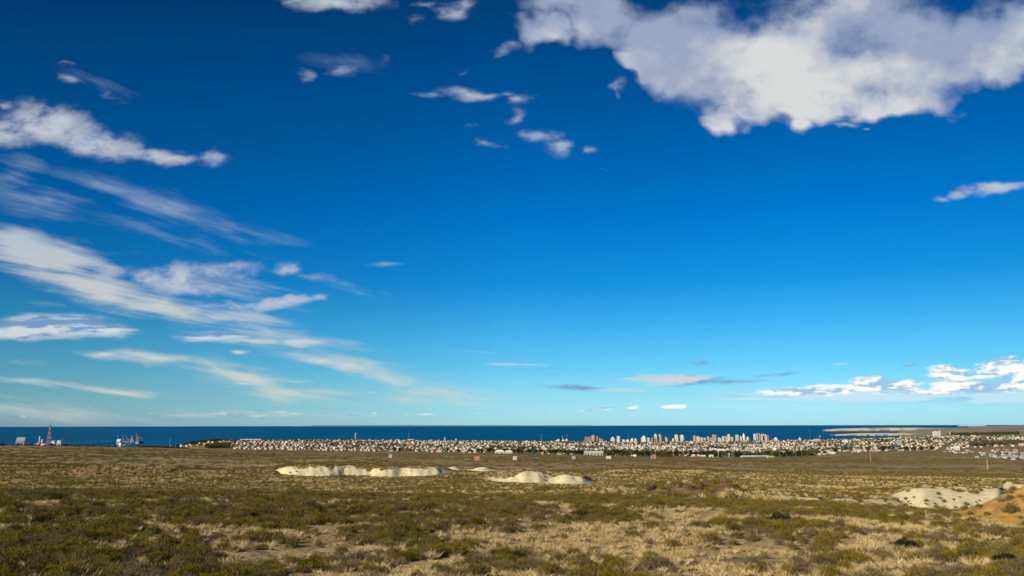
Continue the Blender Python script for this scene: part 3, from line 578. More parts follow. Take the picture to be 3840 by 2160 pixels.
def clear(x, y, f=.9):
    d = np.min(np.hypot(x[:, None]-sx_[None], y[:, None]-sy_[None])-sr_[None]*f, 1); return d > 0
# near bushes
x, y = sample(57000, 13, 140, 1.75, math.radians(54)); cv = cover(x, y); z, w, oc, rd, r, a = terrain(x, y, True)
cv = cv*.45+.75*cover(x, y, 4.2, 207)+.25*ss(88, 100, r)*(1-ss(118, 135, r))-.035; k = (cv+.16*R.normal(0, 1, len(x)) > .0) & (w < .4) & clear(x, y) & ((oc < .4) | (R.uniform(0, 1, len(x)) < .12)); x, y, z, r, cv = x[k], y[k], z[k], r[k], cv[k]
scatter('scrub', 'bush', x, y, z, (.24+.60*R.beta(1.4, 3.8, len(x))+.22*np.clip(cv, 0, 1)), 'low olive and grey brown scrub over the near shelf', 'scrub')
x, y = sample(41000, 13, 150, 1.7, math.radians(54)); cv = cover(x, y, 9., 230); z, w, oc, rd, r, a = terrain(x, y, True)
k = (cv*.5+.8*cover(x, y, 2.6, 238)+.2*R.normal(0, 1, len(x)) > -.04) & (w < .5) & clear(x, y) & (oc < .6); x, y, z = x[k], y[k], z[k]
scatter('dry_grass', 'tuft', x, y, z, R.uniform(.34, .78, len(x)), 'straw coloured grass tufts between the near bushes', 'grass')
# middle distance
x, y = sample(142000, 135, 620, 1.5, math.radians(44)); cv = cover(x, y, 22., 260); z, w, oc, rd, r, a = terrain(x, y, True)
k = (cv+.35*R.normal(0, 1, len(x)) > -.02) & ((w < .3) | (R.uniform(0, 1, len(x)) < np.where(r < 330, .16*(1-ss(268, 292, r))+.02, .035))) & ((oc < .4) | (R.uniform(0, 1, len(x)) < .25)) & ((rd < .3) | (R.uniform(0, 1, len(x)) < .5)); x, y, z, r = x[k], y[k], z[k], r[k]
scatter('distant_scrub', 'mid', x, y, z, R.uniform(.38, .95, len(x)), 'scrub on the slopes around the chalk banks', 'scrub')
x, y = sample(70000, 135, 560, 1.5); z, w, oc, rd, r, a = terrain(x, y, True); k = (w < .3) & (oc < .5) & (cover(x, y, 15., 290) > -.25); x, y, z = x[k], y[k], z[k]
scatter('distant_dry_grass', 'midtuft', x, y, z, R.uniform(.55, 1.25, len(x)), 'straw coloured grass on the slopes around the chalk banks', 'grass')
# plain up to the edge of the town
x, y = sample(38000, 580, 2350, 1.5); z, w, oc, rd, r, a = terrain(x, y, True); k = (w < .3) & (r < rnear(np.clip(a, azn[1], azn[-1]))-60) & (cover(x, y, 150., 320)+.22*R.normal(0, 1, len(x)) > -.05); x, y, z, r = x[k], y[k], z[k], r[k]
scatter('plain_scrub', 'patch', x, y, z-.1, R.uniform(.4, 1.0, len(x)), 'brown olive scrub of the plain below the town', 'scrub')
# fallen log and a scrap of white litter
x, y, z, r = ground_hit(183, 1962); L = 52*r/3000
b_ = MB(); segs = 7
pts = [Vector((L*(t/segs-.5), .06*math.sin(t*1.3), .16+.03*math.sin(t*2.1))) for t in range(segs+1)]
for t in range(segs): b_.bar(pts[t], pts[t+1], .26-.012*t, 0, .26-.012*(t+1))
b_.bar(pts[2], pts[2]+Vector((.25, -.3, .25)), .08, 0, .03)
tag(b_.build('fallen_log', mat('weathered_wood', (.50, .40, .28), .9, .1, .3, 6), None, (x, y, z), -.05), 'pale fallen log lying in the scrub at far left', 'log')
x, y, z, r = ground_hit(214, 2088); b_ = MB(); b_.dome((0, 0, 0), .16, .14, 7, 3); b_.box(.1, .28, -.08, .07, 0, .07)
tag(b_.build('plastic_bag', mat('white_plastic', (.75, .78, .80), .5, .4, .1, 5), None, (x, y, z+.05), .4), 'scrap of white plastic in the grass at lower left', 'litter')

# ------------------------------------------------------------------ the town
YAW = math.radians(-30)
PAL = {'white': (.78,.76,.70), 'cream': (.74,.63,.44), 'sand': (.58,.46,.30), 'pink': (.62,.43,.33), 'brick': (.44,.20,.11), 'grey': (.40,.40,.40), 'orange': (.66,.30,.12), 'brown': (.33,.19,.13),
       'tan': (.50,.36,.24), 'peach': (.66,.46,.34), 'pale': (.66,.68,.70), 'red': (.50,.07,.05), 'blue': (.03,.14,.50), 'green': (.10,.33,.20), 'yellow': (.68,.52,.10), 'dark': (.10,.10,.11), 'silver': (.50,.54,.58), 'turq': (.30,.55,.56), 'rust': (.50,.20,.09), 'navy': (.012,.012,.09), 'salmon': (.78,.25,.12)}
MT = {k: mat('paint_'+k, v, .85, .15, .16, .35) for k, v in PAL.items()}
MT['glass'] = mat('window_glass', (.06,.08,.11), .25, .5, .2, .5); m = mat('window_strip_bands', (.1,.12,.15), .4, .4, .2, .5); g = NT(m.node_tree); tc_ = g.n.new('ShaderNodeTexCoord'); sz = g.n.new('ShaderNodeSeparateXYZ'); g.put(sz.inputs[0], tc_.outputs['Object'])
g.put(m.node_tree.nodes['Principled BSDF'].inputs['Base Color'], g.mix(g.math('GREATER_THAN', g.math('FRACT', g.math('DIVIDE', sz.outputs[2], 3.1)), .5), (.10,.12,.15), (.50,.46,.40))); MT['strip'] = m
MT['steel'] = mat('galvanised_steel', (.42,.43,.44), .5, .5, .2, 2, metal=.4)
MT['wood'] = mat('pole_wood', (.55,.46,.30), .9, .1, .2, 4); MT['tin'] = mat('tin_roof', (.45,.45,.46), .55, .4, .25, .8); MT['tile'] = mat('tile_roof', (.48,.22,.13), .85, .15, .3, .6); MT['flat'] = mat('roof_membrane', (.46,.42,.37), .9, .1, .3, .3)
LEAF = mat('tree_leaves', (.090,.105,.030), .9, .08, .3, .25, (.14,.13,.04)); LEAF2 = mat('dark_tree_leaves', (.045,.062,.022), .9, .08, .3, .25, (.055,.066,.024)); BARK = mat('bark', (.16,.12,.08), .9, .05, .3, 2)
BR = mat('bare_branches', (.20,.15,.11), .95, .05, .3, .3, (.12,.09,.06))
def place(p0, p1, ytop, r, base=None):
    """world box for something seen between two photo columns with its top on a line, at distance r"""
    pc = (p0+p1)/2; x, y = spot(pc, 1660, r); zb = gz(x, y) if base is None else base
    a0, a1 = azpx(p0, 1650), azpx(p1, 1650); W = (a1-a0)*r; H = zat(pc, ytop, r)-zb
    return x, y, max(zb, .2), W, max(H, 3)
FOOT = []
# apartment towers: columns, top line, distance, wall colour, kind, label
TW = [
 (2192,2217,1637,4900,'brown','slab','long brown brick apartment slab, leftmost of the tall buildings'),
 (2218,2235,1631,4850,'tan','tall','tan tower with a rounded head rising right of the long brown slab'),
 (2236,2246,1635,5150,'brown','tall','brown tower just right of the tan tower with the rounded head'),
 (2246,2256,1642,5050,'orange','plain','lower orange brown block at the right foot of the brown pair'),
 (2255,2263,1647,5100,'tan','plain','lowest tan annex right of the brown towers'),
 (2289,2309,1638,5100,'pale','step','white block with a pointed stair head, left one of a twin pair'),
 (2313,2328,1635,5100,'pale','round','white block with a rounded top, right one of a twin pair'),
 (2334,2346,1648,5000,'white','plain','low white flats with a notch, right of the white twin pair'),
 (2348,2362,1647,5000,'white','step','white terraced flats in the middle of the low white row'),
 (2364,2378,1643,5050,'white','step','taller white flats near the right end of the low white row'),
 (2379,2390,1644,5050,'cream','plain','cream flats closing the low white row'),
 (2404,2428,1634,4950,'white','step','broad stepped white apartment block left of the red brick pair'),
 (2428,2437,1641,5000,'white','plain','narrow white wing on the stepped white block'),
 (2441,2450,1642,4750,'brick','plain','red brick block, left half of a low red pair'),
 (2451,2462,1641,4750,'brick','tall','red brick block, right half of a low red pair'),
 (2453,2467,1627,5200,'cream','tall','tall cream tower behind the low red pair'),
 (2469,2483,1628,5200,'peach','tall','tall pinkish tower right of the cream tower behind the red pair'),
 (2489,2507,1638,5000,'peach','step','peach coloured block with a small stepped head standing alone'),
 (2521,2530,1644,5000,'white','plain','small bright white block at the foot of the grey twin towers'),
 (2530,2548,1629,5000,'cream','tall','striped grey cream tower, left one of the twin towers in mid town'),
 (2551,2569,1630,5050,'pale','tall','striped pale tower, right one of the twin towers in mid town'),
 (2600,2612,1632,5050,'tan','tall','tan tower at the left end of the dense middle cluster'),
 (2611,2628,1636,4850,'cream','tall','broad cream tower in front of the tan one at the cluster left end'),
 (2628,2636,1640,4950,'white','plain','slim white block right of the broad cream tower'),
 (2637,2650,1640,5100,'peach','step','pinkish stepped block in the middle of the dense cluster'),
 (2651,2662,1636,5100,'peach','tall','pink tower left of the gap before the brown square tower'),
 (2663,2672,1641,5150,'tan','plain','low tan block left below the brown square tower'),
 (2671,2687,1629,5200,'tan','slab','square brown tan tower with a flat crown'),
 (2686,2698,1635,5100,'white','step','white stepped tower right of the square tan tower'),
 (2692,2708,1641,4650,'pale','tall','nearer lilac white tower standing lower than its neighbours'),
 (2709,2718,1636,5150,'white','plain','white flats behind the lilac white tower'),
 (2719,2727,1636,5150,'cream','plain','cream flats left of the arched cream tower'),
 (2728,2741,1628,5100,'cream','round','cream tower with an arched top'),
 (2741,2752,1638,5250,'sand','plain','dull sand block in the shade right of the arched tower'),
 (2758,2771,1630,5000,'cream','slab','tall narrow cream slab with one leaning roof line'),
 (2773,2785,1636,5000,'white','tall','white tower right of the narrow cream slab'),
 (2784,2797,1624.5,5100,'white','step','highest stepped white tower in the right half of the skyline'),
 (2799,2811,1637,5050,'white','step','smaller white block to the right of the highest stepped tower'),
 (2826,2837,1626,5100,'white','tall','white tower, first of the tight right hand group'),
 (2838,2846,1624.5,5150,'pink','tall','pinkish grey tower, second of the tight right hand group'),
 (2846,2853,1624.5,5150,'grey','tall','grey tower, third of the tight right hand group'),
 (2854,2862,1627,5100,'cream','tall','cream tower in the middle of the tight right hand group'),
 (2862,2869,1626,5050,'white','tall','bright white tower in the tight right hand group'),
 (2869,2877,1629,5050,'white','tall','white tower before the red sided last one of the right hand group'),
 (2877,2885,1631,5100,'red','tall','red sided tower closing the tight right hand group'),
 (2901,2919,1640,5000,'white','step','white low rise with a small head right of the last tower group'),
 (2994,3007,1640,5300,'pale','step','bluish white building with a pointed head on the right shore'),
 (3054,3078,1645,4400,'pink','slab','broad pale pink box building on the right of the town'),
 (3501,3526,1617,6200,'white','slab','great white slab building standing out on the far right'),
 (3526,3532,1613,6150,'pink','plain','higher pink stair tower at the right end of the great white slab'),
 (3561,3568,1618,6300,'tan','plain','slim tan tower right of the great white slab'),
 (1525,1555,1647,5500,'white','slab','wide white block on the skyline left of centre'),
 (1666,1671,1640,5600,'pale','tall','slim bluish tower on the left part of the skyline'),
 (1708,1713,1644,5400,'white','plain','narrow bright white tower on the left part of the skyline'),
 (1692,1756,1653,5350,'white','hall','long low white hall at the foot of the narrow white tower'),
 (2089,2101,1646,5300,'white','step','white building with a red band in front of the masts'),
 (2107,2120,1648,5200,'white','step','white building with two small heads below the tall masts'),
 (2120,2132,1645,5300,'cream','step','cream building under the red mast'),
 (898,988,1646,5100,'cream','hall','very long low cream row of flats on the left skyline'),
]
def tower(p0, p1, yt, r, colr, kind, lab):
    r = min(r, float(rfar(azpx((p0+p1)/2)))-130-(r % 97)) if p0 < 3450 else r
    x, y, zb, Wd, H = place(p0, p1, yt, r); zb -= 2; H += 2
    c, s = math.cos(-YAW), math.sin(-YAW); ratio = .55 if kind in ('slab', 'hall') else .85
    yaw = YAW + (0.35 if kind in ('slab', 'hall') else 0) + math.radians((hash_(lab) % 13)-6); c, s = math.cos(yaw), abs(math.sin(yaw))
    w = Wd/(c+ratio*s); d = min(w*ratio, 26); FOOT.append((x, y, Wd*.62))
    root = empty('apartment_tower' if H > 22 else 'apartment_block', (x, y, zb), yaw); tag(root, lab, 'building', 'tall buildings of the town skyline')
    b = MB(); b2 = MB(); hx, hy = w/2, d/2
    if kind == 'step':
        b.box(-hx, hx, -hy, hy, 0, H*.72); b.box(-hx*.62, hx*.62, -hy*.7, hy*.7, H*.72, H*.9); b2.box(-hx*.25, hx*.25, -hy*.4, hy*.4, H*.9, H)
    elif kind == 'round':
        b.box(-hx, hx, -hy, hy, 0, H*.88); n = 8; vs = []
        for yy in (-hy, hy): vs += [(hx*math.cos(math.pi*t/n), yy, H*.88+H*.12*math.sin(math.pi*t/n)) for t in range(n+1)]
        b.add(vs, [(t, n+1+t, n+2+t, t+1) for t in range(n)]+[tuple(range(n+1)), tuple(range(2*n+1, n, -1))]); b2.box(-hx*.3, hx*.3, -1, 1, H*.97, H*1.0)
    elif kind in ('slab', 'hall', 'plain'):
        b.box(-hx, hx, -hy, hy, 0, H*.95); b.box(-hx, hx, -hy, -hy+.4, H*.95, H*.97); b2.box(-hx*.5, -hx*.1, -hy*.4, hy*.4, H*.95, H)
    else:
        b.box(-hx, -hx*.12, -hy, hy*.9, 0, H*.94); b.box(hx*.12, hx, -hy*.86, hy, 0, H*.90); b.box(-hx*.12, hx*.12, -hy*.8, hy*.8, 0, H*.94); b2.box(-hx*.45, hx*.3, -hy*.4, hy*.4, H*.94, H)
    b.build('wall', MT[colr], root); b2.build('roof_house', MT['white' if colr in ('pale', 'white', 'cream', 'pink', 'grey') else 'tan'], root)
    hb = H*.70 if kind == 'step' else H*.86
    if H > 12:
        n = max(1, min(4, int(w/6)))
        for t in range(n):
            xc = -hx+w*(t+.5)/n; yf = -hy if not (kind == 'tall' and xc > 0) else -hy*.86
            q = MB(); q.box(xc-w/n*.17, xc+w/n*.17, yf-.06, yf+.3, 2, hb); q.build('window_strip', MT['strip'], root)
        q = MB(); q.box(hx-.3, hx+.06, -hy*.25, hy*.25, 2, hb); q.build('window_strip', MT['strip'], root)
    elif kind == 'hall':
        for t in range(int(w/9)):
            xc = -hx+9*(t+.5); q = MB(); q.box(xc-1.6, xc+1.6, -hy-.06, -hy+.3, 2, H*.7); q.build('window', MT['glass'], root)
    return root
def hash_(s): return sum((i+1)*ord(ch) for i, ch in enumerate(s))
for t in TW: tower(*t)
# round water tower
x, y, zb, Wd, H = place(1330, 1338, 1623, 4550); root = empty('water_tower', (x, y, zb-2)); tag(root, 'tall sand coloured cylindrical water tower on the left skyline', 'water tower'); FOOT.append((x, y, 14))
b = MB(); b.cyl((0, 0), Wd/2*.86, Wd/2*.86, 0, H*.80, 20); b.build('shaft', MT['sand'], root); b = MB(); b.cyl((0, 0), Wd/2, Wd/2, H*.80, H*.99, 20); b.cyl((0, 0), Wd/2*.8, Wd/2*.5, H*.99, H+2, 20); b.build('tank', MT['tan'], root)
b = MB(); b.box(-.9, .9, -Wd/2*.86-.4, -Wd/2*.86+.3, 3, H*.75); b.build('stair_window', MT['glass'], root)
# masts and poles
def mast(px, yt, r, w, colr, name, lab, cat, group=None, arm=False, base=None, lat=False):
    x, y, zb, _, H = place(px-1, px+1, yt, r, base); root = empty(name, (x, y, zb-.5)); tag(root, lab, cat, group)
    b = MB()
    if lat:
        n = 9; hw = lambda t: w*(1-t)**1.15+.9; prev = None
        for s in range(n):
            z0, z1 = H*.9*s/n, H*.9*(s+1)/n; q0, q1 = hw(s/n), hw((s+1)/n); b = MB()
            C4 = [(-1,-1),(1,-1),(1,1),(-1,1)]
            for k in range(4):
                (a1, c1), (a2, c2) = C4[k], C4[(k+1)%4]
                b.bar((a1*q0, c1*q0, z0), (a1*q1, c1*q1, z1), .6-.03*s); b.bar((a1*q0, c1*q0, z0), (a2*q1, c2*q1, z1), .28); b.bar((a2*q0, c2*q0, z0), (a1*q1, c1*q1, z1), .28); b.bar((a1*q1, c1*q1, z1), (a2*q1, c2*q1, z1), .3)
            o = b.build('lattice_section', MT['rust' if s % 2 == 0 else 'silver'], root); o['label'] = 'red lattice section' if s % 2 == 0 else 'white lattice section'
        b = MB(); b.bar((0, 0, H*.88), (0, 0, H), .7, 0, .4); b.build('antenna_rod', MT['steel'], root)
        b = MB(); b.cyl((0, -1.2), 1.7, 1.7, H*.955, H*.985, 12); b.build('dish_antenna', MT['white'], root); b = MB(); b.cyl((1.6, 0), 1.1, 1.1, H*.60, H*.62, 10); b.build('dish_antenna', MT['white'], root)
        return
    b.cyl((0, 0), w/2, w/2*.6, 0, H, 8); b.build('pole', MT[colr], root)
    b = MB()
    if arm: b.bar((-1.1, 0, H*.93), (1.1, 0, H*.93), .16); b.build('cross_arm', MT['wood'], root)
    else: b.cyl((0, 0), w*.4, w*.25, H, H+1.0, 6); b.build('lamp_head' if 'lamp' in name else 'tip', MT['white'], root)
mast(183, 1584, 2500, 4.4, 'red', 'lattice_tower', 'red and white lattice radio tower at far left against the sea', 'radio tower', lat=True)
mast(1533, 1624, 4700, 1.6, 'steel', 'antenna_mast', 'thin grey mast above the wide white block left of centre', 'mast')
mast(2031, 1626, 4850, 1.4, 'steel', 'antenna_mast', 'thin mast left of the buildings with two heads', 'mast')
mast(2110, 1633, 4800, 3.2, 'pale', 'antenna_mast', 'pale tube mast between the white buildings near mid town', 'mast')
mast(2127, 1627, 4850, 3.0, 'red', 'antenna_mast', 'red and tall mast above the cream building near mid town', 'mast')
mast(2358, 1632, 4880, 1.0, 'steel', 'antenna_mast', 'hair thin mast over the low white row', 'mast')
mast(3038, 1612, 5400, 1.1, 'steel', 'antenna_mast', 'hair thin tall mast on the right shore', 'mast')
for px, yt, r, w, lab in ((637,1640,4200,1.6,'pole on the low bank left of the houses'),(235,1642,2450,.9,'pole at the right end of the curved shed'),(640,1667,2050,.5,'short pole before the brown bank, left one'),(659,1668,2050,.5,'short pole before the brown bank, right one'),
    (2523,1684,2100,.9,'tan pole left of the white store'),(2692,1693,1980,1.6,'thick tan pole before the dark trees'),(2743,1690,2000,.8,'grey pole right of the white cross'),(2789,1687,2050,.8,'grey pole above the pale hall roof'),(2836,1694,2050,.7,'thin pole in the middle of the pale hall'),(2893,1688,2100,.8,'grey pole at the right end of the pale hall'),(2921,1690,2150,.7,'thin pole right of the yellow shed'),(2982,1692,2250,.8,'grey pole by the last cars on the right'),
    (2366,1692,2150,.9,'grey pole between the billboards'),(1362,1678,2800,.9,'pole at the left near edge of the houses'),(1522,1672,2850,1.0,'tan pole over the houses left of centre'),(2055,1676,2550,1.0,'tan pole in the tree belt left of the brown slab'),(3843,1700,2100,.6,'pole at the right border'),(3707,1640,4000,1.6,'tall white pole on the far right of the houses'),(3731,1648,4000,4.5,'stout white chimney on the far right of the houses')):
    mast(px, yt, r, w, 'wood' if 'tan' in lab else ('white' if 'white' in lab else 'steel'), 'street_pole', lab, 'pole')
for px, y0, y1, lab in ((3265, 1696, 1731, 'pale wooden pole alone on the plain, left one of two'), (3703.5, 1723.5, 1759, 'pale wooden pole alone on the plain, right one of two')):
    x, y, z, r = ground_hit(px+.5, y1, 300); H = zat(px, y0, r)-z; root = empty('utility_pole', (x, y, z-.3)); tag(root, lab, 'pole')
    b = MB(); b.cyl((0, 0), .36, .26, 0, H+.3, 8); b.build('pole', MT['wood'], root); b = MB(); b.bar((-.5, 0, H-.5), (.5, 0, H-.5), .14); b.build('cross_arm', MT['wood'], root)
b = MB(); x, y, zb, _, H = place(2731, 2733, 1698, 1980); b.bar((0, 0, 0), (0, 0, H), 1.3); b.bar((-3.2, 0, H*.72), (3.2, 0, H*.72), 1.2); tag(b.build('roadside_cross', MT['white'], None, (x, y, zb)), 'white roadside cross before the dark trees', 'cross')
# billboards on the plain
def billboard(p0, p1, y0, y1, board, lab, marks, leg='steel'):
    pc = (p0+p1)/2; x, y, z, r = ground_hit(pc, y1+4, 300); w = (azpx(p1)-azpx(p0))*r; zt = zat(pc, y0, r); z1 = zat(pc, y1, r)
    root = empty('billboard', (x, y, z), -math.atan2(x, y)+.10); tag(root, lab, 'billboard'); zt -= z; z1 = max(z1-z, .8); h = zt-z1
    b = MB(); b.box(-w/2, w/2, -.12, .12, z1, zt); b.build('panel', MT[board], root)
    for sx in (-.36, .36): b = MB(); b.bar((sx*w, .3, -.3), (sx*w, .3, zt-.2), .28); b.bar((sx*w, 2.2, -.3), (sx*w, .3, zt*.6), .18); b.build('support_post', MT[leg], root)
    for (nm, a0, a1, b0, b1, c_) in marks:
        b = MB(); b.box(a0*w, a1*w, -.15, -.123, z1+b0*h, z1+b1*h); b.build(nm, MT[c_], root)
billboard(1457.5, 1469.5, 1704.5, 1719, 'white', 'white billboard with a red strip along its bottom left, first from the left', [('red_strip', -.5, .22, 0, .2, 'red')])
billboard(1778, 1799, 1711, 1726, 'salmon', 'salmon orange billboard with pale lettering', [('pale_lettering', -.4, -.28, .55, .9, 'peach'), ('pale_lettering', -.2, -.05, .5, .62, 'cream'), ('pale_lettering', -.2, -.05, .8, .92, 'cream'), ('pale_lettering', .02, .14, .5, .92, 'cream'), ('pale_lettering', .2, .4, .55, .8, 'white'), ('pale_lettering', -.42, .1, .28, .4, 'peach')])
billboard(1923, 1938.5, 1711, 1724.7, 'white', 'plain white billboard left of the navy one', [('faint_line', -.3, .3, .12, .17, 'pale')])
billboard(2000.5, 2017.5, 1711.5, 1722, 'navy', 'navy blue billboard with two white words', [('white_word', -.42, -.1, .42, .66, 'white'), ('white_word', .06, .44, .40, .66, 'white'), ('red_mark', -.08, .04, .44, .6, 'red')])
billboard(2144, 2159, 1709.5, 1721.5, 'grey', 'dull grey weathered billboard', [('peeling_sheet', -.35, .1, .2, .7, 'silver')])
billboard(2272.5, 2291.5, 1709.8, 1720.5, 'white', 'wide blank white billboard right of the grey one', [('faint_line', .3, .46, .3, .4, 'pale')])
billboard(2439, 2448, 1706, 1720.5, 'blue', 'narrow blue billboard with a white figure touching the orange one', [('white_figure', -.16, .1, .2, .8, 'white'), ('white_figure', -.3, .26, .14, .26, 'white')])
billboard(2448.5, 2459.5, 1704, 1720, 'salmon', 'orange billboard touching the narrow blue one', [('red_mark', -.3, .2, .5, .62, 'rust')])
# sheds and larger low buildings at the near edge
def shed(name, p0, p1, yt, r, wall, roof, lab, cat='building', curved=False, depth=None, base=None, yaw=None, doors=2):
    x, y, zb, Wd, H = place(p0, p1, yt, r, base); zb -= 1.0; H += 1.0; yaw = YAW*.4 if yaw is None else yaw; d = depth or min(Wd*.5, 24); c, s = math.cos(yaw), abs(math.sin(yaw)); w = max((Wd-d*s)/c, 4)
    root = empty(name, (x, y, zb), yaw); tag(root, lab, cat); FOOT.append((x, y, Wd*.6)); hw = H*(.62 if not curved else .55)
    b = MB(); b.box(-w/2, w/2, -d/2, d/2, 0, hw); b.build('wall', MT[wall], root); b = MB()
    if curved:
        n = 10; vs = []
        for t in range(n+1):
            a = math.pi*t/n; zz = hw+(H-hw)*math.sin(a); xx = -(w/2+.4)*math.cos(a); vs += [(xx, -d/2-.4, zz), (xx, d/2+.4, zz)]
        b.add(vs, [(2*t, 2*t+2, 2*t+3, 2*t+1) for t in range(n)]+[tuple(2*t for t in range(n, -1, -1)), tuple(2*t+1 for t in range(n+1))])
    else: b.gable(-w/2, w/2, -d/2, d/2, hw+.01, H-hw, o=.5)
    b.build('roof', MT[roof], root)
    for t in range(doors):
        xc = -w/2+w*(t+.5)/doors; q = MB(); q.box(xc-min(2, w*.1), xc+min(2, w*.1), -d/2-.05, -d/2+.3, .9, hw*.8); q.build('door', MT['dark'], root)
    return root
shed('sports_hall', 1856, 1894, 1686, 2450, 'pink', 'white', 'white arched hall at the near edge of town, larger left vault', curved=True)
shed('sports_hall', 1892, 1925, 1688, 2430, 'pink', 'pale', 'paler arched hall joined to the right of the white vault', curved=True)
shed('warehouse', 2188, 2265, 1691, 2420, 'pink', 'silver', 'long grey roofed warehouse behind the front trees', doors=6)
shed('warehouse', 1458, 1482, 1687, 2780, 'cream', 'turq', 'pale green roofed shed at the edge of the houses left of centre')
shed('warehouse', 1482, 1496, 1688, 2790, 'silver', 'silver', 'blue grey shed beside the pale green roofed one')
shed('small_house', 2028, 2038, 1695, 2330, 'orange', 'orange', 'orange gabled house alone before the tree belt', doors=1)
shed('store', 2593, 2620, 1704, 2050, 'white', 'white', 'white roadside store wall left of its red part', yaw=.05, doors=3)
shed('store', 2605, 2612, 1704, 2035, 'red', 'red', 'red painted bay in front of the white store', yaw=.05, doors=1)
shed('store', 2620, 2643, 1706, 2055, 'white', 'white', 'white store annex with small roof heads', yaw=.05, doors=2)
shed('small_house', 2657, 2673, 1705, 2030, 'white', 'white', 'bright white house with a raised middle by the road', yaw=.05, doors=1)
shed('shop_building', 2088, 2108, 1698, 2350, 'white', 'tile', 'white and pink shop building at the near edge', doors=3)
shed('market_shed', 2776, 2826, 1708, 2020, 'grey', 'pale', 'long pale roofed open hall by the road, left part', yaw=.12, doors=5)
shed('market_shed', 2815, 2882, 1707, 2080, 'grey', 'silver', 'blue grey roofed hall behind the pale one', yaw=.12, doors=5)
shed('market_shed', 2872, 2899, 1709, 2040, 'white', 'yellow', 'yellow roofed white shed at the right end of the road halls', yaw=.1, doors=2)
shed('warehouse', 60, 96, 1640, 2750, 'grey', 'grey', 'grey box shaped plant building at far left', yaw=.15)
shed('storage_shed', 133, 149, 1662, 2380, 'orange', 'orange', 'bright orange shed at far left', doors=1)
shed('storage_shed', 153, 174, 1664, 2370, 'white', 'pale', 'low white shed at the foot of the lattice tower', doors=1)
shed('greenhouse', 190, 214, 1652, 2650, 'silver', 'silver', 'curved grey roofed shed right of the lattice tower, left vault', curved=True)
shed('greenhouse', 213, 235, 1650, 2600, 'silver', 'silver', 'curved grey roofed shed right of the lattice tower, right vault', curved=True)
shed('small_house', 446, 456, 1661, 2700, 'white', 'white', 'small white hut below the harbour cranes', doors=1)
shed('store', 3345, 3368, 1665, 3300, 'blue', 'blue', 'bright blue roofed store among the houses on the right', doors=2)
shed('wall_building', 3195, 3276, 1667, 3500, 'yellow', 'green', 'long yellow walled building among the houses on the right', doors=8)
shed('warehouse', 3165, 3180, 1650, 3900, 'pale', 'pale', 'pale blue grey hall among the houses on the right', doors=1)
shed('warehouse', 3560, 3596, 1676, 2780, 'cream', 'white', 'long white shed at the lower right edge of the houses', doors=3)
shed('warehouse', 3580, 3597, 1673, 2720, 'white', 'white', 'bright white box end of the long white shed', doors=1)
shed('warehouse', 3698, 3734, 1666, 3100, 'white', 'white', 'low white wall building before the trees on the far right', doors=3)
shed('warehouse', 3822, 3870, 1664, 2900, 'orange', 'white', 'orange brick shed with a white base at the right border', doors=2)
shed('warehouse', 2680, 2710, 1683, 2600, 'silver', 'pale', 'pale roofed shed above the front trees, right of mid town', doors=3)
shed('sports_field_wall', 2265, 2350, 1663, 4300, 'green', 'green', 'long bright green sports ground wall below the low white row', 'wall', doors=1)
# silo and tank at far left
x, y, zb, Wd, H = place(145, 150, 1633, 2600); root = empty('silo', (x, y, zb-2)); tag(root, 'tall white silo left of the lattice tower', 'silo'); b = MB(); b.cyl((0, 0), 1.7, 1.7, 0, H*.9, 14); b.build('shaft', MT['white'], root); b = MB(); b.dome((0, 0, H*.9), 1.7, H*.12, 14); b.build('cap', MT['white'], root)
x, y, zb, Wd, H = place(154, 162, 1642, 2600); root = empty('water_tank', (x, y, zb-2)); tag(root, 'white egg shaped tank on legs between silo and lattice tower', 'tank')
b = MB(); b.dome((0, 0, H*.62), 3.3, H*.34, 14, 5); b.dome((0, 0, H*.62), 3.3, -H*.22, 14, 5); b.build('tank', MT['white'], root)
for sx, sy in ((-2.2, -2.2), (2.2, -2.2), (2.2, 2.2), (-2.2, 2.2)): b = MB(); b.bar((sx, sy, 0), (sx, sy, H*.6), .5); b.build('leg', MT['steel'], root)
# ------------------------------------------------------------------ harbour
def W2(px, r): return spot(px, 1650, r)
x0, y0 = W2(236, 5200); x1, y1 = W2(512, 5750); L = math.hypot(x1-x0, y1-y0); ang = math.atan2(y1-y0, x1-x0)
root = empty('pier', (x0, y0, 0), ang); tag(root, 'long dark pier running out to the moored ships', 'pier'); b = MB(); b.box(0, L, -5, 5, 5.2, 6.6); b.build('deck', MT['grey'], root)
for t in range(34): b = MB(); b.box(L*t/34, L*t/34+1.6, -4, 4, -2, 5.2); b.build('pile', MT['dark'], root)
b = MB(); b.box(0, L, -5, -4.7, 6.6, 7.7); b.build('rail', MT['dark'], root)
lamp0 = None
for t in range(17):
    f = (t+.6)/18+.01*math.sin(t*5); X_, Y_ = x0+(x1-x0)*f, y0+(y1-y0)*f
    if lamp0 is None:
        lamp0 = empty('pier_lamp', (X_, Y_, 6.6)); b = MB(); b.cyl((0, 0), .5, .35, 0, 17, 6); kids = [b.build('pole', MT['steel'], lamp0)]; b = MB(); b.box(-1.6, 1.6, -.4, .4, 17, 17.6); kids.append(b.build('lamp_head', MT['white'], lamp0)); root = lamp0
    else:
        root = lamp0.copy(); COL.objects.link(root); root.location = (X_, Y_, 6.6)
        for kk in kids: c = kk.copy(); COL.objects.link(c); c.parent = root
    tag(root, 'tall thin lamp post standing on the long pier', 'street lamp', 'lamp posts along the pier')
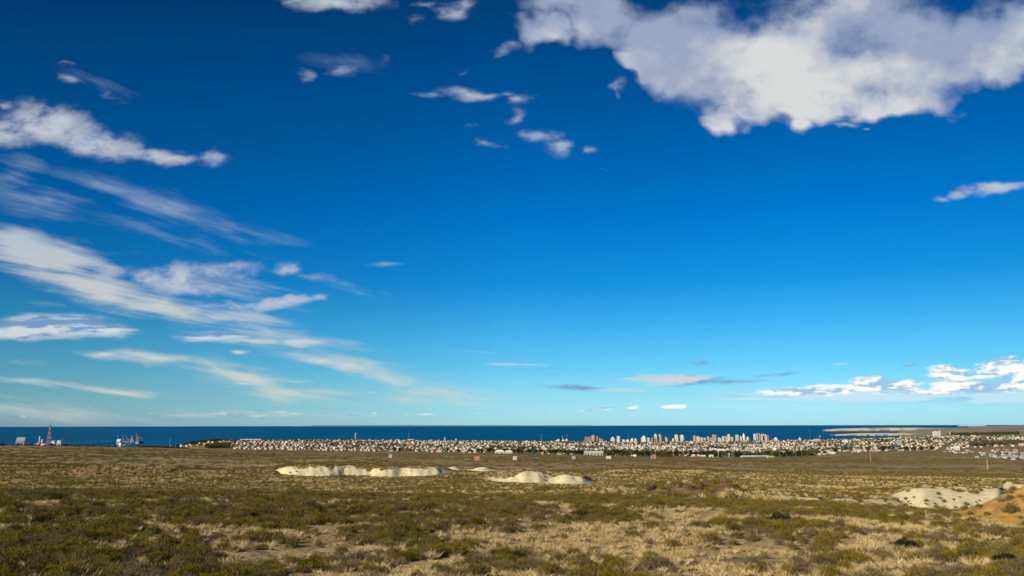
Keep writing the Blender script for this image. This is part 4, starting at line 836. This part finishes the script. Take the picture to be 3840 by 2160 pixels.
def ship(p0, p1, r, hull, label, parts, yaw=0, Hh=9):
    xa, ya = W2(p0, r); xb, yb = W2(p1, r); L = math.hypot(xb-xa, yb-ya); root = empty('ship', ((xa+xb)/2, (ya+yb)/2, 0), math.atan2(yb-ya, xb-xa)+yaw); tag(root, label, 'ship')
    bm_ = MB(); n = 12; vs = []
    for k in range(n+1):
        t = k/n; hw = 8.5*min(1, (t*6)**.6, ((1-t)*4)**.7)+.2; z = Hh*(1+.35*max(0, t-.75)*4*.25)
        vs += [(L*(t-.5), -hw*.7, -2), (L*(t-.5), -hw, z), (L*(t-.5), hw, z), (L*(t-.5), hw*.7, -2)]
    fs = [(k*4+s, k*4+4+s, k*4+5+s, k*4+1+s) for k in range(n) for s in range(3)]+[(0, 1, 2, 3), (n*4+3, n*4+2, n*4+1, n*4)]
    bm_.add(vs, fs); bm_.build('hull', MT[hull], root)
    for nm, mm, fn in parts:
        b = MB(); fn(b, L); b.build(nm, MT[mm], root)
    return root
ship(440, 508, 5650, 'silver', 'white and pale green cargo ship with deck cranes moored at the pier', [
 ('superstructure', 'turq', lambda b, L: (b.box(-L*.48, -L*.28, -6, 6, 8, 17), b.box(-L*.46, -L*.34, -5, 5, 17, 22))), ('bridge_tower', 'white', lambda b, L: (b.box(L*.20, L*.40, -6, 6, 9, 26), b.box(L*.24, L*.34, -4, 4, 26, 40), b.box(L*.27, L*.30, -1, 1, 40, 52))),
 ('hull_band', 'red', lambda b, L: b.box(-L*.3, L*.3, -9.3, -8.7, 0, 3)), ('derrick_post', 'white', lambda b, L: b.bar((-L*.22, 0, 8), (-L*.22, 0, 36), 2.4)), ('derrick_boom', 'pale', lambda b, L: b.bar((-L*.12, 0, 14), (-L*.26, 0, 56), 2.0)),
 ('derrick_post', 'turq', lambda b, L: b.bar((-L*.12, 0, 8), (-L*.12, 0, 30), 3.0)), ('derrick_boom', 'pale', lambda b, L: b.bar((L*.10, 0, 24), (-L*.10, 0, 54), 2.0)), ('derrick_post', 'white', lambda b, L: b.bar((L*.10, 0, 8), (L*.10, 0, 34), 3.0)), ('derrick_post', 'turq', lambda b, L: b.bar((-L*.01, 0, 8), (-L*.01, 0, 33), 2.0)),
 ('deck_house', 'cream', lambda b, L: b.box(-L*.2, L*.12, -4, 4, 9, 15))])
ship(507, 539, 5900, 'navy', 'dark blue ship behind the orange crane', [('superstructure', 'silver', lambda b, L: b.box(-L*.4, -L*.1, -5, 5, 9, 20)), ('bow_mast', 'white', lambda b, L: b.bar((L*.42, 0, 9), (L*.42, 0, 22), 2))], Hh=10)
for px, yt, hh, lab in ((439, 1632, 0, 'white mast at the left end of the moored ship'),): mast(px, yt, 5500, 2.0, 'white', 'dock_mast', lab, 'mast', base=6)
x, y = W2(516, 5620); root = empty('harbour_crane', (x, y, 1), .1); tag(root, 'orange red harbour crane with a raised boom at the pier head', 'crane')
b = MB(); b.box(-11, 9, -5, 5, 0, 12); b.build('base', MT['silver'], root); b = MB(); b.box(-7, 7, -5, 5, 12, 30); b.box(-4, 6, -4, 4, 30, 44); b.build('machine_house', MT['rust'], root)
b = MB(); b.bar((-5, 0, 20), (-9, 0, 68), 3.6, 0, 2.2); b.build('boom', MT['rust'], root); b = MB(); b.bar((4, 0, 34), (27, 0, 36), 4.5, 0, 3.5); b.build('counter_jib', MT['rust'], root); b = MB(); b.bar((2, 0, 42), (-1, 0, 54), 1.6); b.build('mast_head', MT['orange'], root)
for px, lab in ((446, 'turquoise quay building at the left of the ship'),): shed('quay_building', 437, 455, 1647, 5350, 'turq', 'pale', lab, base=2, doors=2)
for px, c_, lab in ((472, 'white', 'small white fishing boat in front of the cargo ship'), (490, 'red', 'small red hulled fishing boat in front of the cargo ship')):
    ship(px-9, px+9, 5200, c_, lab, [('wheelhouse', 'white', lambda b, L: b.box(-L*.3, 0, -3, 3, 3, 9)), ('mast', 'white', lambda b, L: b.bar((L*.1, 0, 3), (L*.1, 0, 15), .8))], Hh=4)
ship(3072, 3080, 8200, 'white', 'tiny white boat in the water before the headland', [('wheelhouse', 'white', lambda b, L: b.box(-L*.2, L*.1, -3, 3, 4, 10))], Hh=5)
# ------------------------------------------------------------------ houses: a street grid over the whole town
FOOT_ = np.array(FOOT)
def town_points(step, jit):
    c, s = math.cos(YAW), math.sin(YAW); g = np.arange(-6500, 9500, step); gx, gy = np.meshgrid(g, g); gx = gx.ravel(); gy = gy.ravel()
    lane = ((gx/step).round().astype(int) % 6 != 0) & ((gy/step).round().astype(int) % 5 != 0)
    gx = gx+R.uniform(-jit, jit, len(gx)); gy = gy+R.uniform(-jit, jit, len(gy))
    X = gx*c-gy*s; Y = gx*s+gy*c+2500; a = np.arctan2(X, Y); r = np.hypot(X, Y)
    k = lane & (a > azpx(600)) & (a < azpx(4000)) & (r > rnear(a)) & (r < rfar(a)) & (Y > 100); return X[k], Y[k], a[k], r[k]
X, Y, a, r = town_points(21.0, 5.5); TA_, TR_ = a, r
pxs = 1920+F*np.tan(a)*math.cos(TH)*1.0   # rough photo column, for colours by quarter
grn = fbm(X/170, Y/170, 400, 4); ori = fbm(X/330, Y/330, 410, 3)
belt = (a > azpx(1830)) & (a < azpx(3060)) & (r < rnear(a)+330+150*fbm(a*40, a*0, 7, 2)); bare = (grn > .33) | ((a > azpx(1180)) & (a < azpx(1500)) & (np.abs(r-3900) < 260) & (ori > -.1)) | ((a < azpx(860)) & (ori+grn < -.25))
dist = np.min(np.hypot(X[:, None]-FOOT_[None, :, 0], Y[:, None]-FOOT_[None, :, 1])-FOOT_[None, :, 2], 1)
u_ = R.uniform(0, 1, len(X)); kt = belt & (u_ < .72) | ~belt & (u_ < .24+.5*ss(.08, .35, grn)); kh = ~kt & ~(bare & (R.uniform(0, 1, len(X)) < .8)) & ((~belt) | (R.uniform(0, 1, len(X)) < .35)) & (dist > 4) & (R.uniform(0, 1, len(X)) < .84)
Zt, *_ = terrain(X, Y), 0; Zt = Zt if isinstance(Zt, np.ndarray) else Zt[0]
kh &= Zt > 1.5; kt &= (Zt > 1) & (dist > 2)
hx_, hy_, hz_, ha, hr = X[kh], Y[kh], Zt[kh], a[kh], r[kh]; n = len(hx_)
left_ = 1-ss(azpx(1500), azpx(1900), ha); rgt = ss(azpx(2700), azpx(2900), ha)*(1-ss(3500, 4500, hr))
HC = ['white', 'cream', 'sand', 'pink', 'brick', 'orange', 'grey', 'pale', 'peach']
pw = np.stack([.20+0*ha, .24-.08*left_, .15+.06*left_, .11+.08*left_+.10*rgt, .03+.10*left_+.07*rgt, .02+.03*left_, .05+.02*left_, .06+0*ha, .09+.05*left_+.08*rgt], 1); pw /= pw.sum(1)[:, None]
ci = (np.cumsum(pw, 1) < R.uniform(0, 1, n)[:, None]).sum(1).clip(0, 8)
ww = R.uniform(6.5, 12, n); dd = R.uniform(6, 9.5, n); hh = R.choice([3.2, 3.6, 6.2, 6.6, 9.5], n, p=[.36, .26, .22, .10, .06]); big_ = R.uniform(0, 1, n) < .04; ww[big_] *= 1.5; dd[big_] *= 1.3; hh = hh*(1+.25*ss(4200, 5200, hr)*(R.uniform(0, 1, n) < .5))
yw = YAW+R.choice([0, math.pi/2], n)+R.normal(0, .05, n); gab = R.uniform(0, 1, n) < .38; rc = R.choice(3, n, p=[.42, .26, .32])     # roof: flat, tile, tin
order = np.argsort(hr); solo = order[:300]; rest = order[300:]
hmesh = {}
def house_mesh(cn, wi, hi, g, rcol):
    key = (cn, wi, hi, g, rcol)
    if key not in hmesh:
        w, d, h = (9, 11.5, 14)[wi], (8, 8.5, 9)[wi], (3.3, 6.4)[hi]; b = MB(); b.box(-w/2, w/2, -d/2, d/2, -.6, h)
        def done(b, m): me = bpy.data.meshes.new('house_part'); me.from_pydata(b.v, [], b.f); me.materials.append(MT[m]); me.update(); return me
        b2 = MB()
        if g: b2.gable(-w/2, w/2, -d/2, d/2, h+.01, 1.7, o=.45)
        else: b2.box(-w/2-.15, w/2+.15, -d/2-.15, d/2+.15, h+.01, h+.4)
        b3 = MB(); b3.box(-w*.32, -w*.12, -d/2-.05, -d/2+.2, 1, 2.2); b4 = MB(); b4.box(w*.05, w*.14, -d/2-.05, -d/2+.2, 0, 2.1)
        hmesh[key] = (done(b, cn), done(b2, ('flat', 'tile', 'tin')[rcol]), done(b3, 'glass'), done(b4, 'dark'))
    return hmesh[key]
WHERE = [(1000, 'at the left end of the town'), (1350, 'left of the water tower'), (1700, 'right below the water tower'), (1960, 'by the white arched halls'), (2180, 'behind the navy billboard'), (2420, 'before the long grey warehouse'), (2660, 'behind the white roadside store'), (2920, 'behind the road halls'), (3200, 'right of the road halls'), (3420, 'below the blue roofed store'), (3640, 'by the long white shed'), (9999, 'on the far right slope')]
def where(av):
    px = 1920+F*math.tan(av)*.985
    return next(t for p, t in WHERE if px < p)
CN = {'white': 'white', 'cream': 'cream', 'sand': 'sand coloured', 'pink': 'pink', 'brick': 'red brick', 'orange': 'orange', 'grey': 'grey', 'pale': 'bluish white', 'peach': 'peach coloured'}
RNAME = ('flat', 'tiled', 'tin')
def put_house(x, y, z, yw_, cn, wi, hi, g, rcol, lab, grp, name='house', cat='house', sc=1.0):
    mw, mr, mg, md = house_mesh(cn, wi, hi, g, rcol); root = empty(name, (x, y, z), yw_); tag(root, lab, cat, grp)
    if sc != 1: root.scale = (sc, sc, sc)
    link('wall', mw, root); link('roof', mr, root); link('window', mg, root); link('door', md, root)
for i in solo:
    cn = HC[ci[i]]; wi = int(np.clip((ww[i]-8)/2.4, 0, 2)); hi = int(hh[i] > 5); g = bool(gab[i]); rcol = int(rc[i]); wd = where(ha[i])
    kind_ = ('two storey ' if hi else 'single storey ')+CN[cn]
    put_house(hx_[i], hy_[i], hz_[i], yw[i], cn, wi, hi, g, rcol, f"{kind_} house with {'gabled ' if g else ''}{RNAME[rcol] if not (g and rcol == 0) else 'pale'} roof {wd}", 'houses along the near edge of the town '+wd)
# shacks on the slope at far right
q = np.random.default_rng(77)
for i in range(70):
    px = 3840-abs(q.normal(0, 120)) if i % 3 else q.uniform(3520, 3860); py = q.uniform(1686, 1716) if px > 3660 else q.uniform(1690, 1702)
    if i > 46: px = q.uniform(3740, 3880); py = q.uniform(1712, 1725)
    x, y, z, r = ground_hit(px, py, 1100, 4500)
    cn = ['brick', 'orange', 'white', 'grey', 'turq', 'sand', 'pale'][q.integers(0, 7)] if i <= 46 else ['grey', 'turq', 'white', 'pale', 'silver'][q.integers(0, 5)]
    put_house(x, y, z, q.uniform(-.8, .3), cn, 0, 0, bool(q.integers(0, 2)), 2, f"tiny {dict(turq='turquoise', silver='silver').get(cn, CN.get(cn, cn))} shack {'in the crowded row low' if i > 46 else 'scattered'} on the bare slope at far right", 'shacks on the slope at far right', 'shack', 'hut', .72 if i <= 46 else .6)
# all the houses behind them
def bulk(idx):
    m = len(idx); c, s = np.cos(yw[idx]), np.sin(yw[idx]); W_, D_, H_ = ww[idx]/2, dd[idx]/2, hh[idx]; Vv = []; g = gab[idx]
    def P_(sx, sy, z): lx, ly = sx*W_, sy*D_; return np.stack([hx_[idx]+lx*c-ly*s, hy_[idx]+lx*s+ly*c, hz_[idx]+z], 1)
    for z in (-.8+0*H_, H_):
        for sx, sy in ((-1,-1),(1,-1),(1,1),(-1,1)): Vv.append(P_(sx, sy, z))
    for sx in (-1, 1): Vv.append(P_(sx, 0, H_+np.where(g, 1.7, .05)))
    V = np.stack(Vv, 1).reshape(-1, 3); q = np.array([(0,1,5,4),(1,2,6,5),(2,3,7,6),(3,0,4,7),(4,5,9,8),(6,7,8,9),(4,8,7,7),(5,6,9,9)])
    tri = q[6:]; Fq = (q[:6][None]+10*np.arange(m)[:, None, None]).reshape(-1, 4); wallm = np.repeat(ci[idx], 4); roofm = 9+rc[idx]
    mi = np.concatenate([np.stack([ci[idx]]*4+[roofm, roofm], 1).ravel()])
    T3 = (np.array([(4,8,7),(5,6,9)])[None]+10*np.arange(m)[:, None, None]).reshape(-1, 3)
    me = bpy.data.meshes.new('town_houses'); me.vertices.add(len(V)); me.vertices.foreach_set('co', V.astype(np.float32).ravel())
    lv = np.concatenate([Fq.ravel(), T3.ravel()]); me.loops.add(len(lv)); me.loops.foreach_set('vertex_index', lv.astype(np.int32))
    st = np.concatenate([np.arange(len(Fq))*4, len(Fq)*4+np.arange(len(T3))*3]); me.polygons.add(len(st)); me.polygons.foreach_set('loop_start', st.astype(np.int32))
    for cn in HC: me.materials.append(MT[cn])
    for cn in ('flat', 'tile', 'tin'): me.materials.append(MT[cn])
    me.polygons.foreach_set('material_index', np.concatenate([mi, np.repeat(ci[idx], 2)]).astype(np.int32)); me.update(calc_edges=True); me.validate()
    return me
tag(link('town_houses', bulk(rest)), 'thousands of low pale houses covering the coastal town', 'houses', kind='stuff')
print('HOUSES', n)
# ------------------------------------------------------------------ trees
def crown_mesh(name, seed, nc, nl, m, wid=.5, lo=.25):
    q = np.random.default_rng(seed); P_ = []
    for t in range(nc):
        th = q.uniform(0, 6.28); rr = q.uniform(0, wid*.72); z = q.uniform(lo+.12, .86); rad = q.uniform(.16, .28)*(1.15-.5*abs(z-.5))
        v, f, mi = tri_leaves(nl, rad, rad*.8, .11, .10, seed*7+t, .2, .5); v[:, 2] = v[:, 2]+z; v[:, 0] += rr*math.cos(th); v[:, 1] += rr*math.sin(th); P_.append((v, f, mi))
        v, f, mi = tri_leaves(nl//2, rad, rad*.8, .11, .10, seed*9+t, .0, .5); v[:, 2] = z-v[:, 2]*.8; v[:, 0] += rr*math.cos(th); v[:, 1] += rr*math.sin(th); P_.append((v, f, mi))
    v, f, mi = cat_(*P_); v[:, 2] = np.minimum(v[:, 2], 1.02); return npmesh(name, v, f, [m], mi*0)
crowns = [crown_mesh('crown', 500+k, 11, 60, LEAF if k % 2 else LEAF2) for k in range(5)]+[crown_mesh('crown', 520, 9, 60, LEAF, .22, .1), crown_mesh('crown', 531, 11, 34, BR, .45, .2)]
b = MB(); b.cyl((0, 0), .035, .018, -.05, .5, 6); b.bar((0, 0, .3), (.16, .05, .6), .02, 0, .008); b.bar((0, 0, .35), (-.14, .08, .62), .02, 0, .008)
tm = bpy.data.meshes.new('trunk'); tm.from_pydata(b.v, [], b.f); tm.materials.append(BARK); tm.update()
def put_tree(x, y, z, h, k, lab, grp):
    root = empty('tree', (x, y, z), float(R.uniform(0, 6.28))); root.scale = (h*float(R.uniform(.85, 1.25)), h*float(R.uniform(.85, 1.25)), h); tag(root, lab, 'tree', grp)
    link('crown', crowns[k], root); link('trunk', tm, root)
tx, ty, tz, ta, tr = X[kt], Y[kt], Zt[kt], TA_[kt], TR_[kt]; od = np.argsort(tr-rnear(ta)*.5); ts = od[:235]; tb = od[235:]
for i in ts:
    k = int(R.integers(0, 6)); put_tree(tx[i], ty[i], tz[i], float(R.uniform(9, 16)), k, f"{('dark green', 'olive green')[k % 2]} {'slender' if k == 5 else 'round crowned'} tree {where(ta[i])}", 'trees in the belt along the near edge of the town')
# trees and brush on the left rim of the plain
q = np.random.default_rng(91)
for i in range(62):
    px = q.uniform(-20, 430); x, y = spot(px, 1665, q.uniform(2250, 2650)); k = [6, 1, 6, 6, 3, 6, 1][i % 7]
    put_tree(x, y, gz(x, y)-.3, q.uniform(3.5, 7.5), k, f"{'bare brown' if k == 6 else 'dark green' if k % 2 == 0 else 'olive'} wind bent tree on the left rim {'left of the lattice tower' if px < 183 else 'right of the lattice tower'}", 'trees on the left rim of the plain')
def tree_bulk(name, xs, ys, zs, hs, label, srcs):
    src[name] = []
    for me in srcs: o = bpy.data.objects.new(name+'_kind', me); src[name].append(o)
    return scatter(name, name, xs, ys, zs, hs, label, 'trees')
extra = (R.uniform(0, 1, len(X)) < .5) & (grn > .12) & (Zt > 2) & ~kt & ~kh
bx = np.concatenate([tx[tb], X[extra]+6]); by = np.concatenate([ty[tb], Y[extra]+5]); bz = np.concatenate([tz[tb], Zt[extra]])
low_cr = [crown_mesh('crown', 540+k, 6, 24, LEAF2 if k != 1 else LEAF) for k in range(3)]
tree_bulk('town_trees', bx, by, bz, R.uniform(6, 12, len(bx)), 'dark tree cover mixed in among the houses of the town', low_cr)
# wooded knoll at the left end of the town, brown brush bank before it
def patch(n, p0, p1, r0, r1): a_ = R.uniform(azpx(p0), azpx(p1), n); r_ = R.uniform(r0, r1, n); return r_*np.sin(a_), r_*np.cos(a_)
x, y = patch(520, 690, 850, 4020, 4350); z = terrain(x, y); k = z > 3
tree_bulk('wood', x[k], y[k], z[k], R.uniform(9, 17, k.sum()), 'dark wood on the knoll at the left end of the town', low_cr)
x, y = patch(650, 772, 860, 3150, 3500); z = terrain(x, y)
tree_bulk('grove', x, y, z, R.uniform(8, 13, len(x)), 'dark green grove below the left houses', low_cr)
x, y = patch(2600, 515, 700, 2350, 2950); z = terrain(x, y); bare_cr = [crown_mesh('crown', 560, 6, 30, BR)]
tree_bulk('brush_bank', x, y, z-.5, R.uniform(4, 8.5, len(x)), 'bank of bare brown brush at the left end of the town', bare_cr)
x, y = patch(1500, 3560, 3830, 6600, 7600); z = terrain(x, y)
tree_bulk('far_wood', x, y, z, R.uniform(8, 16, len(x)), 'dark trees scattered on the plain behind the right end of town', low_cr)
x, y = patch(420, 3640, 3835, 3050, 3500); z = terrain(x, y)
tree_bulk('slope_trees', x, y, z, R.uniform(8, 15, len(x)), 'band of dark and brown trees at the far right behind the low white wall', [low_cr[0], crown_mesh('crown', 561, 6, 30, BR)])
